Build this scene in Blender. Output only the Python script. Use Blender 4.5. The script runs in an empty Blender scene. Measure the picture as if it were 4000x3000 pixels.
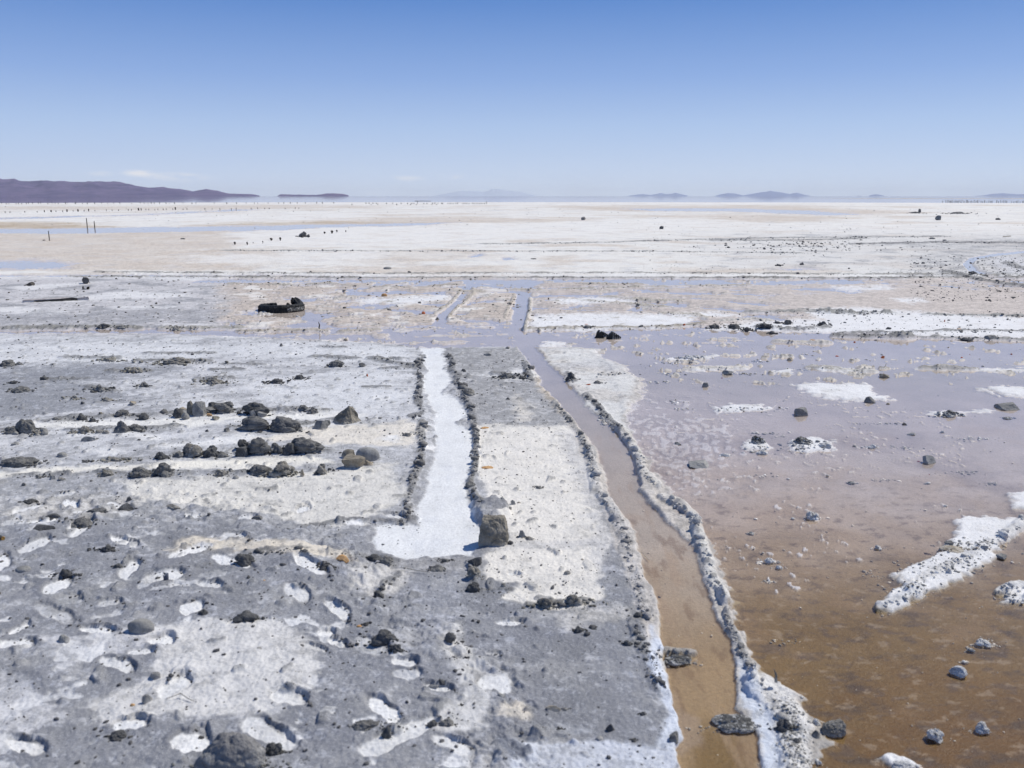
import bpy, bmesh, math, random
import numpy as np
from mathutils import Vector, Matrix

random.seed(7)
rng = np.random.default_rng(11)
scene = bpy.context.scene
COL = scene.collection

# ---------------------------------------------------------------- camera
PW, PH = 4000.0, 3000.0            # the photograph's frame, used to survey positions on the ground
FPX = 3400.0                       # focal length in photograph pixels
HORIZON = 766.0
CAMH = 2.4
PITCH = math.atan((PH / 2 - HORIZON) / FPX)
CP, SP = math.cos(PITCH), math.sin(PITCH)

cam_data = bpy.data.cameras.new("camera")
cam = bpy.data.objects.new("camera", cam_data)
COL.objects.link(cam)
cam.location = (0, 0, CAMH)
cam.rotation_euler = (math.pi / 2 - PITCH, 0, 0)
cam_data.sensor_width = 36.0
cam_data.lens = 36.0 * FPX / PW
cam_data.clip_start = 0.1
cam_data.clip_end = 200000.0
cam_data.dof.use_dof = True
cam_data.dof.focus_distance = 14.0
cam_data.dof.aperture_fstop = 3.0
scene.camera = cam


def ray(px, py):
    cx, cy = (px - PW / 2) / FPX, (PH / 2 - py) / FPX
    return np.array([cx, CP + cy * SP, -SP + cy * CP])


def gp(px, py, z=0.0):
    """ground point seen at a pixel of the photograph, and its depth along the view axis"""
    d = ray(px, py)
    t = (z - CAMH) / d[2]
    return d[0] * t, d[1] * t, t


def proj(x, y, z=0.0):
    zz = z - CAMH
    dep = np.maximum(y * CP - zz * SP, 0.25)
    up = y * SP + zz * CP
    return PW / 2 + FPX * x / dep, PH / 2 - FPX * up / dep, dep


# ---------------------------------------------------------------- noise
def _h(ix, iy, seed):
    h = (ix.astype(np.int64) * 374761393 + iy.astype(np.int64) * 668265263 + seed * 982451653) & 0xFFFFFFFF
    h = ((h ^ (h >> 13)) * 1274126177) & 0xFFFFFFFF
    return h ^ (h >> 16)


def pn(x, y, seed=0):
    x = np.asarray(x, float); y = np.asarray(y, float)
    xi = np.floor(x); yi = np.floor(y)
    fx = x - xi; fy = y - yi
    u = fx * fx * fx * (fx * (fx * 6 - 15) + 10); v = fy * fy * fy * (fy * (fy * 6 - 15) + 10)

    def g(dx, dy):
        a = _h(xi + dx, yi + dy, seed).astype(np.float64) * (2 * math.pi / 4294967296.0)
        return np.cos(a) * (fx - dx) + np.sin(a) * (fy - dy)
    a = g(0, 0); b = g(1, 0); c = g(0, 1); d = g(1, 1)
    return 1.5 * ((a * (1 - u) + b * u) * (1 - v) + (c * (1 - u) + d * u) * v)


def fbm(x, y, o=4, seed=0, gain=0.5):
    s = 0; a = 1.0; f = 1.0; t = 0
    for i in range(o):
        s = s + a * pn(x * f + 17.3 * i, y * f - 9.1 * i, seed + i * 13); t += a
        a *= gain; f *= 2.03
    return s / t * 1.4


def pn3(p, seed):
    """cheap smooth 3-D noise for small meshes: three skewed planes of 2-D noise"""
    x, y, z = p[:, 0], p[:, 1], p[:, 2]
    return (pn(x + 0.37 * z, y - 0.61 * z, seed) + pn(y + 0.43 * x + 5.2, z - 0.29 * x, seed + 1) + pn(z + 0.51 * y - 3.1, x + 0.33 * y, seed + 2)) / 1.9


def ss(a, b, x):
    t = np.clip((x - a) / (b - a), 0, 1)
    return t * t * (3 - 2 * t)


# ---------------------------------------------------------------- ground grid (polar, finer where it is near)
half = math.atan(PW / 2 / FPX) + math.radians(5)
NA = 1240
ang = list(np.linspace(-half, half, NA))
nco = 40
ang += list(np.linspace(half, 2 * math.pi - half, nco + 2)[1:-1])
ang = np.array(ang)
rows_py = np.concatenate([np.linspace(3420, 1700, 560, endpoint=False), np.linspace(1700, 1000, 420, endpoint=False), np.linspace(1000, 790, 170)])
r_list = []
for py in rows_py:
    d = ray(PW / 2, py)
    t = -CAMH / d[2]
    r_list.append(d[1] * t)
r_far = [420, 500, 700, 1000, 1600, 2600, 4500, 8000, 15000, 30000, 60000]
r_list = [0.02, 0.6, 1.2, 2.0, r_list[0] - 0.35] + r_list + r_far
RR = np.array(r_list)
NR, NT = len(RR), len(ang)
TH, R2 = np.meshgrid(ang, RR)
X = (R2 * np.sin(TH)).ravel(); Y = (R2 * np.cos(TH)).ravel(); R = R2.ravel(); T = TH.ravel()
T = np.where(T > math.pi, T - 2 * math.pi, T)
PX, PY, DEP = proj(X, Y)
PX = np.where(Y < 0.3, np.sign(X + 1e-6) * 9000 + 2000, PX)
PY = np.where(Y < 0.3, 6000, PY)
U = T; V = np.log(R)
# wobble that breaks every outline (grows with distance: features keep their natural size in metres per scale)
WX = 0.7 * fbm(U * 9, V * 9, 3, 101) + 0.6 * fbm(U * 45, V * 45, 3, 105)
WY = 0.7 * fbm(U * 9, V * 9, 3, 131) + 0.6 * fbm(U * 45, V * 45, 3, 135)
FINE = fbm(X * 9, Y * 9, 4, 161)
LPF = fbm(U * 120, V * 60, 3, 171)


def poly(pts, sx=20, sy=8, wob=2.0, fine=0.5):
    """1 inside an outline surveyed in the photograph, soft by (sx, sy), ragged by wob"""
    P = np.array(pts, float)
    m = np.zeros(PX.shape)
    lo = P.min(0) - np.array([sx, sy]) * (3 + 2 * wob); hi = P.max(0) + np.array([sx, sy]) * (3 + 2 * wob)
    idx = np.nonzero((PX > lo[0]) & (PX < hi[0]) & (PY > lo[1]) & (PY < hi[1]))[0]
    if len(idx) == 0:
        return m
    qx = PX[idx] / sx + wob * WX[idx]; qy = PY[idx] / sy + wob * WY[idx]
    S = P / np.array([sx, sy])
    d2 = np.full(qx.shape, 1e18); inside = np.zeros(qx.shape, bool)
    n = len(S)
    for i in range(n):
        ax, ay = S[i]; bx, by = S[(i + 1) % n]
        ex, ey = bx - ax, by - ay
        t = np.clip(((qx - ax) * ex + (qy - ay) * ey) / (ex * ex + ey * ey + 1e-12), 0, 1)
        d2 = np.minimum(d2, (qx - ax - t * ex) ** 2 + (qy - ay - t * ey) ** 2)
        if abs(ey) > 1e-12:
            c = ((ay > qy) != (by > qy)) & (qx < ex * (qy - ay) / ey + ax)
            inside ^= c
    sd = np.sqrt(d2) * np.where(inside, 1, -1)
    m[idx] = ss(-1, 1, sd + fine * FINE[idx] * 1.5)
    return m


def band(pts, wx, wy, wob=0.5, seed=0):
    """0..1 profile along a surveyed line; wx, wy: half widths in pixels of the photograph"""
    P = np.array(pts, float)
    m = np.zeros(PX.shape)
    lo = P.min(0) - np.array([wx, wy]) * (1.5 + wob); hi = P.max(0) + np.array([wx, wy]) * (1.5 + wob)
    idx = np.nonzero((PX > lo[0]) & (PX < hi[0]) & (PY > lo[1]) & (PY < hi[1]))[0]
    if len(idx) == 0:
        return m
    qx = PX[idx] / wx + wob * WX[idx]; qy = PY[idx] / wy + wob * WY[idx]
    S = P / np.array([wx, wy])
    d2 = np.full(qx.shape, 1e18)
    for i in range(len(S) - 1):
        ax, ay = S[i]; ex, ey = S[i + 1] - S[i]
        t = np.clip(((qx - ax) * ex + (qy - ay) * ey) / (ex * ex + ey * ey + 1e-12), 0, 1)
        d2 = np.minimum(d2, (qx - ax - t * ex) ** 2 + (qy - ay - t * ey) ** 2)
    m[idx] = np.clip(1 - np.sqrt(d2), 0, 1)
    return m


def mixc(m, c):
    global C
    m = np.clip(m, 0, 1)[:, None]
    C = C * (1 - m) + np.array(c)[None, :] * m


SALT = (0.80, 0.80, 0.80); WARM = (0.74, 0.69, 0.61); BLUES = (0.68, 0.72, 0.78)
GREY = (0.27, 0.275, 0.295); DARK = (0.12, 0.12, 0.12); TAN = (0.56, 0.49, 0.42)
BROWN = (0.19, 0.112, 0.034); PINK = (0.56, 0.53, 0.55); LGREY = (0.50, 0.50, 0.51); OCHRE = (0.40, 0.29, 0.16)
HZD, HZTOP = 2.2e-5, 460.0
# ---------------------------------------------------------------- what lies where on the flat
N1 = fbm(U * 11, V * 11, 5, 201)          # broad streaks
N2 = fbm(U * 26, V * 22, 5, 207)
N3 = fbm(X * 1.1, Y * 1.1, 5, 213)        # metres
C = np.tile(np.array(SALT), (len(X), 1))
W = np.zeros(len(X))                       # 1 = under brine
CR = np.zeros(len(X))                      # extra roughness / crumble height
SPK = np.full(len(X), 0.5)
ISL = np.zeros(len(X)); CRUST = np.zeros(len(X))                # salt speckle
RIDGE = np.zeros(len(X))
LIFT = np.zeros(len(X))
far = ss(1100, 1060, PY)
mixc(far, (.75, .735, .70))
mixc(far * ss(0.0, 0.55, N1) * 0.75, TAN)
mixc(far * ss(0.25, 0.6, N2) * 0.5, LGREY)

# far bands, left
for pts, col, k in (
    ([(-900, 806), (300, 806), (1300, 800), (1500, 806), (1300, 816), (600, 822), (-900, 814)], TAN, .8),
    ([(-900, 866), (0, 866), (250, 874), (460, 884), (420, 892), (0, 906), (-900, 906)], OCHRE, .75),
    ([(-900, 912), (500, 905), (1000, 900), (1080, 930), (900, 975), (400, 990), (-900, 985)], TAN, .85),
    ([(-900, 985), (600, 985), (1000, 975), (1180, 1000), (1000, 1060), (-900, 1062)], TAN, .9),
    ([(1250, 852), (1900, 848), (2300, 862), (2100, 872), (1500, 880), (1150, 874)], TAN, .85),
    ([(900, 868), (1300, 866), (1700, 872), (1300, 880), (800, 884)], OCHRE, .55),
    ([(2150, 806), (3000, 802), (3500, 822), (3400, 840), (2700, 828), (2200, 820)], TAN, .9),
    ([(2500, 838), (3300, 842), (3400, 856), (3000, 868), (2600, 852)], TAN, .85),
    ([(1400, 1045), (1900, 1040), (2050, 1066), (1700, 1078), (1300, 1070)], TAN, .8),
    ([(2550, 1048), (3250, 1052), (3350, 1070), (2700, 1074)], TAN, .75),
    ([(1250, 985), (1800, 975), (2000, 1010), (1500, 1035), (1200, 1020)], TAN, .45),
):
    mixc(poly(pts, 90, 5, 1.6) * k * (0.75 + 0.35 * np.clip(N2 + .4, 0, 1)), col)
for pts, k in (
    ([(900, 900), (2200, 870), (2700, 850), (2700, 895), (2200, 925), (1500, 960), (950, 965)], .9),
    ([(-900, 838), (700, 832), (1450, 834), (1400, 858), (700, 866), (200, 862), (-900, 858)], .85),
    ([(-900, 790), (4900, 790), (4900, 799), (-900, 799)], .95),
    ([(700, 1000), (1500, 985), (1500, 1010), (1050, 1040), (800, 1030)], .8),
    ([(2650, 860), (3300, 880), (4900, 870), (4900, 900), (3300, 912), (2600, 880)], .7),
):
    mixc(poly(pts, 80, 6, 1.6) * k, (.775, .76, .73))

fst = fbm(U * 24, V * 22, 5, 271, .6)
mixc(far * ss(.02, .5, fst) * .45, (.58, .53, .48))
mixc(far * ss(.1, .55, fbm(U * 34 + 7, V * 26, 5, 273, .6)) * .35, (.55, .55, .57))
rgt = ss(2500, 3100, PX) * ss(1075, 1040, PY) * ss(880, 940, PY)
mixc(rgt * 0.55, (.58, .57, .56))
mixc(rgt * ss(.1, .6, N2) * 0.5, GREY)
grey_r = poly([(3560, 955), (3900, 935), (4900, 930), (4900, 1180), (3950, 1165), (3760, 1090), (3500, 1085), (3600, 1020)], 90, 14, 1.8)
mixc(grey_r * (.35 + .5 * ss(-.1, .4, fbm(U * 50, V * 30, 4, 223))), (.36, .36, .37)); CR += grey_r * .5

# middle ground, left: salt-streaked mud
mid = ss(1075, 1100, PY) * ss(3000, 2300, PX)
mixc(mid, (.52, .51, .52))
mixc(mid * ss(-.05, .45, N2) * .65, GREY)
mixc(mid * ss(.05, .5, N1) * .6, SALT)
cen = poly([(900, 1090), (2100, 1085), (2110, 1350), (1640, 1352), (1000, 1320), (850, 1250)], 60, 14, 1.5)
mixc(cen * .85, (.50, .43, .37))
mixc(cen * ss(.1, .5, N2) * .8, (.76, .74, .71))
mixc(poly([(-900, 1215), (300, 1225), (850, 1215), (900, 1262), (300, 1275), (-900, 1275)], 60, 12, 1.8) * .7, (.34, .34, .36))
# right side, tan flat behind the pond
rt = poly([(2900, 1105), (4900, 1085), (4900, 1260), (3900, 1250), (3350, 1205), (2950, 1180)], 90, 12, 1.5)
right_mid = poly([(2100, 1088), (4900, 1088), (4900, 1400), (2100, 1370)], 50, 8, .5)
mixc(right_mid * .9, (.50, .44, .40))

# the grey mud left of the tracks
lm = poly([(-900, 1300), (1000, 1325), (1640, 1360), (2080, 1360), (2330, 1900), (2660, 2950), (2660, 3700), (-900, 3700)], 12, 6, 1.0)
mixc(lm, (.38, .385, .405))
saltm = np.clip(.5 + .9 * fbm(U * 16, V * 30, 5, 221), 0, 1)
mixc(lm * ss(1900, 1700, PY) * saltm * .75, (.69, .695, .715))
mixc(lm * ss(1950, 2200, PY) * (1 - .4 * saltm), (.228, .236, .265))
mixc(poly([(-900, 1350), (900, 1345), (1640, 1370), (1600, 1420), (900, 1400), (400, 1440), (-900, 1425)], 60, 10, 2) * .55, (.70, .71, .73))
mixc(poly([(-900, 1455), (500, 1430), (700, 1460), (300, 1500), (560, 1560), (100, 1640), (-900, 1660)], 60, 16, 2) * .75, (.235, .245, .275))
mixc(poly([(1000, 1500), (1500, 1450), (1620, 1520), (1640, 1600), (1300, 1660), (1100, 1600)], 60, 20, 2) * .6, (.68, .69, .71))
for pts, col, k in (
    ([(150, 1660), (600, 1650), (900, 1640), (1300, 1618), (1420, 1636), (1000, 1655), (760, 1672), (300, 1690), (120, 1685)], (.80, .79, .76), .95),
    ([(500, 1712), (620, 1705), (640, 1715), (520, 1722)], SALT, .9),
    ([(600, 1745), (760, 1730), (960, 1700), (1020, 1720), (830, 1750), (640, 1755)], SALT, .85),
    ([(350, 1770), (430, 1760), (440, 1785), (370, 1785)], SALT, .8),
    ([(-200, 1880), (100, 1845), (600, 1822), (1000, 1800), (1250, 1800), (1300, 1822), (1000, 1845), (500, 1850), (100, 1872), (-200, 1905)], (.82, .79, .72), .95),
    ([(1000, 1725), (1200, 1690), (1620, 1655), (1640, 1700), (1600, 1760), (1200, 1745)], WARM, .85),
    ([(1495, 1717), (1555, 1712), (1545, 1735), (1500, 1735)], (.84, .84, .84), .9),
    ([(500, 1900), (1100, 1865), (1540, 1830), (1590, 1950), (1440, 2060), (1200, 2060), (900, 2010), (500, 1990)], (.66, .64, .60), .9),
    ([(0, 2030), (150, 1950), (400, 1940), (560, 1960), (520, 2050), (250, 2070), (60, 2090)], (.48, .47, .46), .8),
    ([(650, 2190), (760, 2130), (1000, 2160), (1350, 2180), (1380, 2230), (1150, 2220), (900, 2190)], (.72, .65, .54), .8),
    ([(1350, 2230), (1600, 2240), (1560, 2330), (1480, 2360), (1380, 2310)], (.60, .58, .55), .7),
    ([(500, 2520), (760, 2480), (1100, 2470), (1250, 2600), (1200, 2800), (1000, 2860), (700, 2850), (380, 2900), (330, 2800), (600, 2700), (640, 2560)], (.66, .65, .64), .85),
    ([(-300, 2650), (100, 2700), (260, 2860), (100, 2930), (-300, 2960)], (.58, .58, .60), .7),
    ([(180, 2540), (420, 2520), (640, 2500), (600, 2600), (300, 2610)], (.60, .60, .62), .6),
    ([(1730, 2450), (1790, 2450), (1900, 2700), (1900, 2900), (1750, 2950), (1650, 2900), (1800, 2750), (1720, 2620)], (.56, .555, .55), .8),
    ([(2010, 2925), (2300, 2905), (2560, 2935), (2660, 2960), (2640, 3100), (2000, 3100)], (.60, .63, .70), .85),
    ([(2130, 2860), (2230, 2850), (2310, 2880), (2200, 2900)], (.58, .60, .65), .7),
    ([(1950, 2800), (2050, 2770), (2090, 2820), (2020, 2855), (1930, 2850)], (.70, .64, .55), .8),
):
    mixc(poly(pts, 26, 9, 1.9) * k, col)
mixc(poly([(1590, 2270), (1810, 2270), (1760, 2450), (1690, 2620), (1560, 2700), (1500, 2520), (1540, 2380)], 30, 30, 1.5) * .55 * np.clip(.6 + .6 * fbm(X * 8, Y * 2, 4, 269), 0, 1), (.42, .43, .47))  # grey lane; its bluish sheen is painted into the colour
mixc(poly([(1930, 2915), (2030, 2935), (2070, 2975), (2000, 3010), (1950, 2960)], 14, 8, 1.2), (.13, .15, .20))

# strip between the two tracks
mixc(poly([(1720, 1366), (2080, 1366), (2290, 1640), (2330, 1690), (1850, 1680), (1790, 1560)], 14, 7, 1.2), (.36, .36, .37))
mixc(poly([(1960, 1455), (2120, 1445), (2150, 1480), (1980, 1490), (1870, 1470)], 30, 8, 1.6) * .7, SALT)
mixc(poly([(2010, 1560), (2060, 1580), (2070, 1640), (2020, 1650)], 30, 14, 1.6) * .6, WARM)
ws = poly([(1858, 1672), (2230, 1676), (2330, 1850), (2330, 1980), (2400, 2120), (2330, 2300), (2370, 2340), (2280, 2390), (2100, 2392), (1965, 2350), (2020, 2290), (1900, 2280), (1880, 2200), (1990, 2120), (1900, 1960), (1870, 1850)], 16, 8, 1.6)
mixc(ws * .97, (.75, .72, .67))
mixc(poly([(2200, 1720), (2290, 1720), (2350, 1960), (2420, 2150), (2380, 2260), (2330, 2200), (2280, 1950)], 30, 20, 2) * .55, (.42, .42, .44))
mixc(poly([(1900, 2120), (2150, 2130), (2330, 2120), (2400, 2150), (2100, 2160), (1900, 2170)], 50, 8, 2) * .5, (.40, .40, .42))
mixc(poly([(2150, 2395), (2450, 2380), (2480, 2440), (2200, 2460)], 40, 14, 2) * .6, (.60, .58, .55))
mixc(poly([(1840, 1975), (1930, 1970), (1990, 1995), (1985, 2025), (1900, 2030), (1850, 2010)], 10, 6, 1.2) * .9, (.24, .245, .27))

# white channel (left wheel track filled with salt)
chan = [(1642, 1356), (1654, 1409), (1667, 1453), (1654, 1516), (1673, 1567), (1700, 1620), (1700, 1662), (1692, 1690), (1710, 1745), (1680, 1830), (1660, 1925), (1630, 1985), (1636, 2052), (1484, 2060), (1461, 2110), (1471, 2154), (1534, 2186), (1692, 2189), (1844, 2180), (1895, 2135), (1873, 2078), (1851, 2009), (1819, 1952), (1816, 1900), (1837, 1830), (1844, 1745), (1832, 1687), (1775, 1656), (1825, 1630), (1781, 1560), (1724, 1542), (1768, 1491), (1737, 1453), (1735, 1410), (1730, 1364)]
wc = poly(chan, 9, 6, 1.3, 1.0)
wcd = poly(chan, 40, 22, .6)              # the shallow bed it lies in
mixc(wcd * (1 - wc) * .8, (.36, .36, .375))
mixc(poly([(1480, 2190), (1860, 2192), (1800, 2240), (1700, 2260), (1540, 2230)], 20, 8, 1) * (1 - wc) * .7, (.36, .355, .36))
wcol = .80 + .05 * np.clip(fbm(X * 6, Y * 3, 4, 231), -1, 1)
C = C * (1 - wc[:, None]) + wc[:, None] * (wcol[:, None] * np.array([.97, .985, 1.0]))
mixc(poly([(1340, 2052), (1420, 2046), (1420, 2062), (1360, 2066)], 8, 4, 1), (.86, .86, .87))
mixc(poly([(1630, 1752), (1705, 1748), (1700, 1765), (1640, 1766)], 8, 4, 1), (.82, .82, .83))

# ---- brine: cross stream, wheel-track canal, right-hand pond, far strips
for pts, sx, sy, k in (
    ([(-900, 845), (0, 850), (500, 838), (900, 818), (1050, 818), (700, 836), (300, 848), (0, 857), (-900, 862)], 60, 3, 1),
    ([(-900, 896), (200, 892), (700, 886), (1100, 879), (1600, 872), (1850, 868), (1650, 880), (1300, 890), (1000, 902), (500, 910), (-900, 918)], 60, 3.5, 1),
    ([(2450, 815), (2900, 814), (3150, 822), (3400, 838), (3200, 842), (2900, 828), (2500, 824)], 60, 2.5, 1),
    ([(-900, 1012), (200, 1015), (330, 1030), (250, 1055), (-900, 1068)], 70, 8, .8),
    ([(1830, 1000), (1880, 990), (1890, 1000), (1840, 1012)], 20, 4, 1),
    ([(1955, 1010), (2010, 1004), (2020, 1014), (1960, 1018)], 20, 3, 1),
    ([(-900, 1078), (700, 1074), (1600, 1080), (1600, 1085), (700, 1080), (-900, 1086)], 60, 3, .9),
    ([(3010, 1048), (3200, 1046), (3210, 1058), (3050, 1058)], 40, 4, .8),
):
    W = np.maximum(W, k * poly(pts, sx, sy, 1.4))
curv = band([(4900, 960), (4000, 984), (3890, 996), (3800, 1012), (3776, 1035), (3800, 1058), (3870, 1080), (3990, 1105)], 26, 8, .25)
W = np.maximum(W, ss(.12, .45, curv)); CR = CR * (1 - ss(.0, .3, curv))
mixc(poly([(3830, 1030), (3900, 1008), (4300, 1000), (4300, 1090), (3950, 1075)], 40, 8, 1.5) * .7, (.58, .58, .60))

sf = fbm(U * 15, V * 24, 5, 241, .55)
streaks = ss(-.08, .10, sf)
mixm = poly([(1150, 1088), (2300, 1086), (4900, 1090), (4900, 1135), (3600, 1135), (3000, 1160), (3150, 1240), (2900, 1345), (1500, 1350), (1000, 1312), (850, 1260), (1050, 1180)], 60, 9, 1.2)
W = np.maximum(W, mixm * streaks)
cz = np.maximum(mixm, poly([(1000, 1285), (2100, 1275), (3000, 1335), (4900, 1370), (4900, 1500), (2600, 1500), (2300, 1370), (1700, 1345)], 60, 10, 1))
CRUST = cz * ss(.07, .02, np.abs(sf - .02)) * ss(.0, .4, fbm(U * 30, V * 30, 4, 267))
W = np.maximum(W, poly([(520, 1090), (1100, 1094), (1900, 1086), (3300, 1088), (3300, 1112), (2300, 1130), (1900, 1130), (1400, 1104), (700, 1110)], 70, 7, 1.2) * ss(-.35, .0, fbm(U * 9, V * 14, 4, 245)))
W = np.maximum(W, poly([(-300, 1296), (400, 1284), (900, 1280), (1300, 1282), (2100, 1262), (4900, 1330), (4900, 1420), (2200, 1362), (1900, 1358), (1715, 1362), (1630, 1362), (1500, 1340), (900, 1316), (400, 1302), (-300, 1308)], 40, 5, 1.1))
W = np.maximum(W, poly([(1330, 1165), (1560, 1150), (1400, 1175), (1340, 1185)], 50, 5, 1.2))
W = np.maximum(W, poly([(1000, 1210), (1190, 1205), (1260, 1230), (1100, 1245), (980, 1235)], 40, 6, 1.2))
shl = fbm(U * 22, V * 34, 6, 255, .62)
W = np.minimum(W, 1 - .55 * ss(.05, .4, shl) * poly([(850, 1280), (1650, 1270), (2050, 1275), (2060, 1345), (1700, 1352), (1300, 1335), (900, 1318)], 60, 10, 1))
W = np.minimum(W, 1 - .5 * ss(.18, .5, shl) * poly([(2100, 1280), (4900, 1340), (4900, 1480), (2600, 1520), (2300, 1400)], 60, 14, 1))
pond = poly([(2330, 1340), (4900, 1320), (6500, 1400), (6500, 4200), (3180, 4200), (3180, 3000), (3230, 2900), (3140, 2720), (2970, 2650), (2885, 2480), (2850, 2330), (2760, 2100), (2640, 1975), (2560, 1860), (2500, 1750), (2440, 1680), (2470, 1580), (2520, 1490), (2400, 1420), (2250, 1385)], 34, 12, 1.5)
W = np.maximum(W, pond)
# tan wet shore and rippled flats of the pond: partly just out of the water
shore = poly([(2440, 1590), (2640, 1560), (2900, 1640), (2850, 1800), (2800, 1950), (2640, 1960), (2500, 1780)], 130, 60, 1.4)
shoal = .5 * np.clip(shore * (.75 + .8 * LPF), 0, 1)
W = np.minimum(W, 1 - shoal * .62 * (pond > .5))
canal = poly([(2000, 1350), (2110, 1380), (2160, 1440), (2100, 1504), (2155, 1542), (2200, 1592), (2250, 1656), (2287, 1706), (2332, 1770), (2357, 1846), (2376, 1927), (2427, 2009), (2484, 2072), (2496, 2154), (2522, 2256), (2566, 2338), (2579, 2433), (2592, 2560), (2625, 2743), (2662, 2870), (2640, 2935), (2700, 3200), (2960, 3300), (2975, 3000), (2955, 2850), (2880, 2770), (2875, 2640), (2850, 2500), (2800, 2420), (2770, 2330), (2740, 2230), (2700, 2120), (2640, 2066), (2560, 1985), (2503, 1925), (2490, 1833), (2458, 1744), (2389, 1668), (2319, 1605), (2249, 1535), (2205, 1485), (2161, 1440), (2116, 1402), (2080, 1360), (2110, 1262), (2060, 1260)], 9, 6, 1.5)
canal = np.maximum(canal, poly([(2010, 1345), (2085, 1345), (2120, 1390), (2190, 1470), (2330, 1612), (2460, 1740), (2400, 1800), (2290, 1700), (2140, 1530), (2050, 1400)], 8, 5, .9))
W = np.maximum(W, canal)
wide = np.maximum(poly([(2075, 1350), (2130, 1380), (2200, 1470), (2330, 1612), (2470, 1740), (2505, 1850), (2440, 1900), (2380, 1930), (2330, 1800), (2250, 1690), (2100, 1520), (2080, 1440)], 18, 12, 1), poly([(2225, 1590), (2300, 1690), (2350, 1800), (2370, 1930), (2440, 2040), (2340, 1900), (2310, 1790), (2230, 1660)], 12, 8, 1))
mixc(wide * .75, (.50, .43, .34))
tr2 = poly([(2030, 1090), (2090, 1090), (2080, 1140), (2062, 1200), (2056, 1262), (2075, 1345), (2010, 1345), (1995, 1262), (2010, 1180), (2026, 1130)], 7, 5, .9)
CRUST = CRUST * (1 - ss(.2, .6, canal)) * (1 - ss(.2, .6, tr2)) * (1 - lm)
W = W * (1 - .95 * CRUST)
tr1 = poly([(1810, 1088), (1860, 1088), (1835, 1140), (1800, 1180), (1755, 1240), (1740, 1270), (1680, 1270), (1720, 1220), (1770, 1160), (1800, 1125)], 7, 5, .9)
W = np.maximum(W, np.maximum(tr1, tr2))
W = W * (1 - poly([(1840, 1190), (1990, 1180), (1985, 1240), (1830, 1240)], 12, 6, 1.2))
# bed colours under the brine; the purple-grey mottling stands for sky reflections
wet_r = pond
mixc(ss(.3, .7, W) * ss(2200, 1200, PY), (.58, .55, .56))
mixc(ss(2000, 2600, PX + .6 * (PY - 1400)) * ss(1380, 1500, PY) * .9 * (1 - lm), (.50, .47, .44))
mixc(ss(.3, .7, pond) * ss(1350, 1650, PY), PINK)
mixc(ss(.3, .7, pond) * ss(1500, 1800, PY) * ss(.0, .5, fbm(X * .9, Y * .9, 5, 247, .6)) * .5, (.36, .33, .36))  # purple-grey mottling: sky reflections painted into the bed
mixc(ss(.3, .7, pond) * ss(1500, 1800, PY) * ss(.05, .5, fbm(X * 1.3 + 9, Y * 1.3, 5, 249, .6)) * .28, (.50, .42, .35))
mixc(ss(.3, .7, pond) * ss(1650, 2250, PY + 140 * N1 - .12 * (PX - 3000)) * .75, (.44, .35, .26))
bnear = ss(1950, 2520, PY + 120 * N1 + .10 * (PX - 3200))
mixc(ss(.3, .7, pond) * bnear, (.25, .175, .072))
mixc(ss(.3, .7, pond) * ss(2350, 2950, PY + 150 * N1) * ss(2700, 3700, PX + 200 * N2), BROWN)
mixc(ss(.3, .7, pond) * bnear * ss(.1, .6, fbm(X * 3.2, Y * 5.5, 6, 251, .62)) * .75, (.10, .075, .055))
mixc(ss(.3, .7, pond) * bnear * ss(.15, .5, fbm(X * 1.1, Y * 1.6, 5, 253, .6)) * .5, (.34, .25, .16))
mixc(ss(.3, .7, np.maximum(pond, canal)) * ss(1700, 2100, PY) * ss(.12, .5, fbm(X * 7, Y * 11, 5, 257, .65)) * .55, (.13, .10, .085))
mixc(ss(.3, .7, pond) * ss(1600, 2000, PY) * ss(.2, .5, fbm(X * 9, Y * 13, 5, 259, .65)) * .4, (.50, .43, .36))
mixc(ss(.3, .7, canal) * ss(1500, 1900, PY), (.50, .46, .43))
mixc(ss(.3, .7, canal) * ss(2000, 2600, PY + 100 * N1), (.40, .31, .20))
mixc(ss(.3, .7, canal) * ss(2700, 2950, PY + 60 * N1) * ss(2640, 2760, PX), (.25, .175, .072))
mixc(ss(.3, .7, canal) * ss(1500, 1800, PY) * ss(.0, .5, fbm(X * 7, Y * 1.3, 5, 261, .6)) * .5, (.44, .35, .27))
mixc(ss(.3, .7, canal) * ss(1700, 2100, PY) * ss(.1, .5, fbm(X * 9 + 4, Y * 2.5, 5, 263, .6)) * .5, (.22, .15, .09))
mixc(ss(.3, .7, canal) * ss(1350, 1400, PY) * ss(2000, 1500, PY) * .5, (.50, .48, .50))
mixc(poly([(2600, 2700), (2720, 2800), (2740, 2900), (2660, 2940), (2600, 2900)], 26, 20, 1.2) * ss(.3, .7, canal) * .7, (.40, .33, .27))

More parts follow.
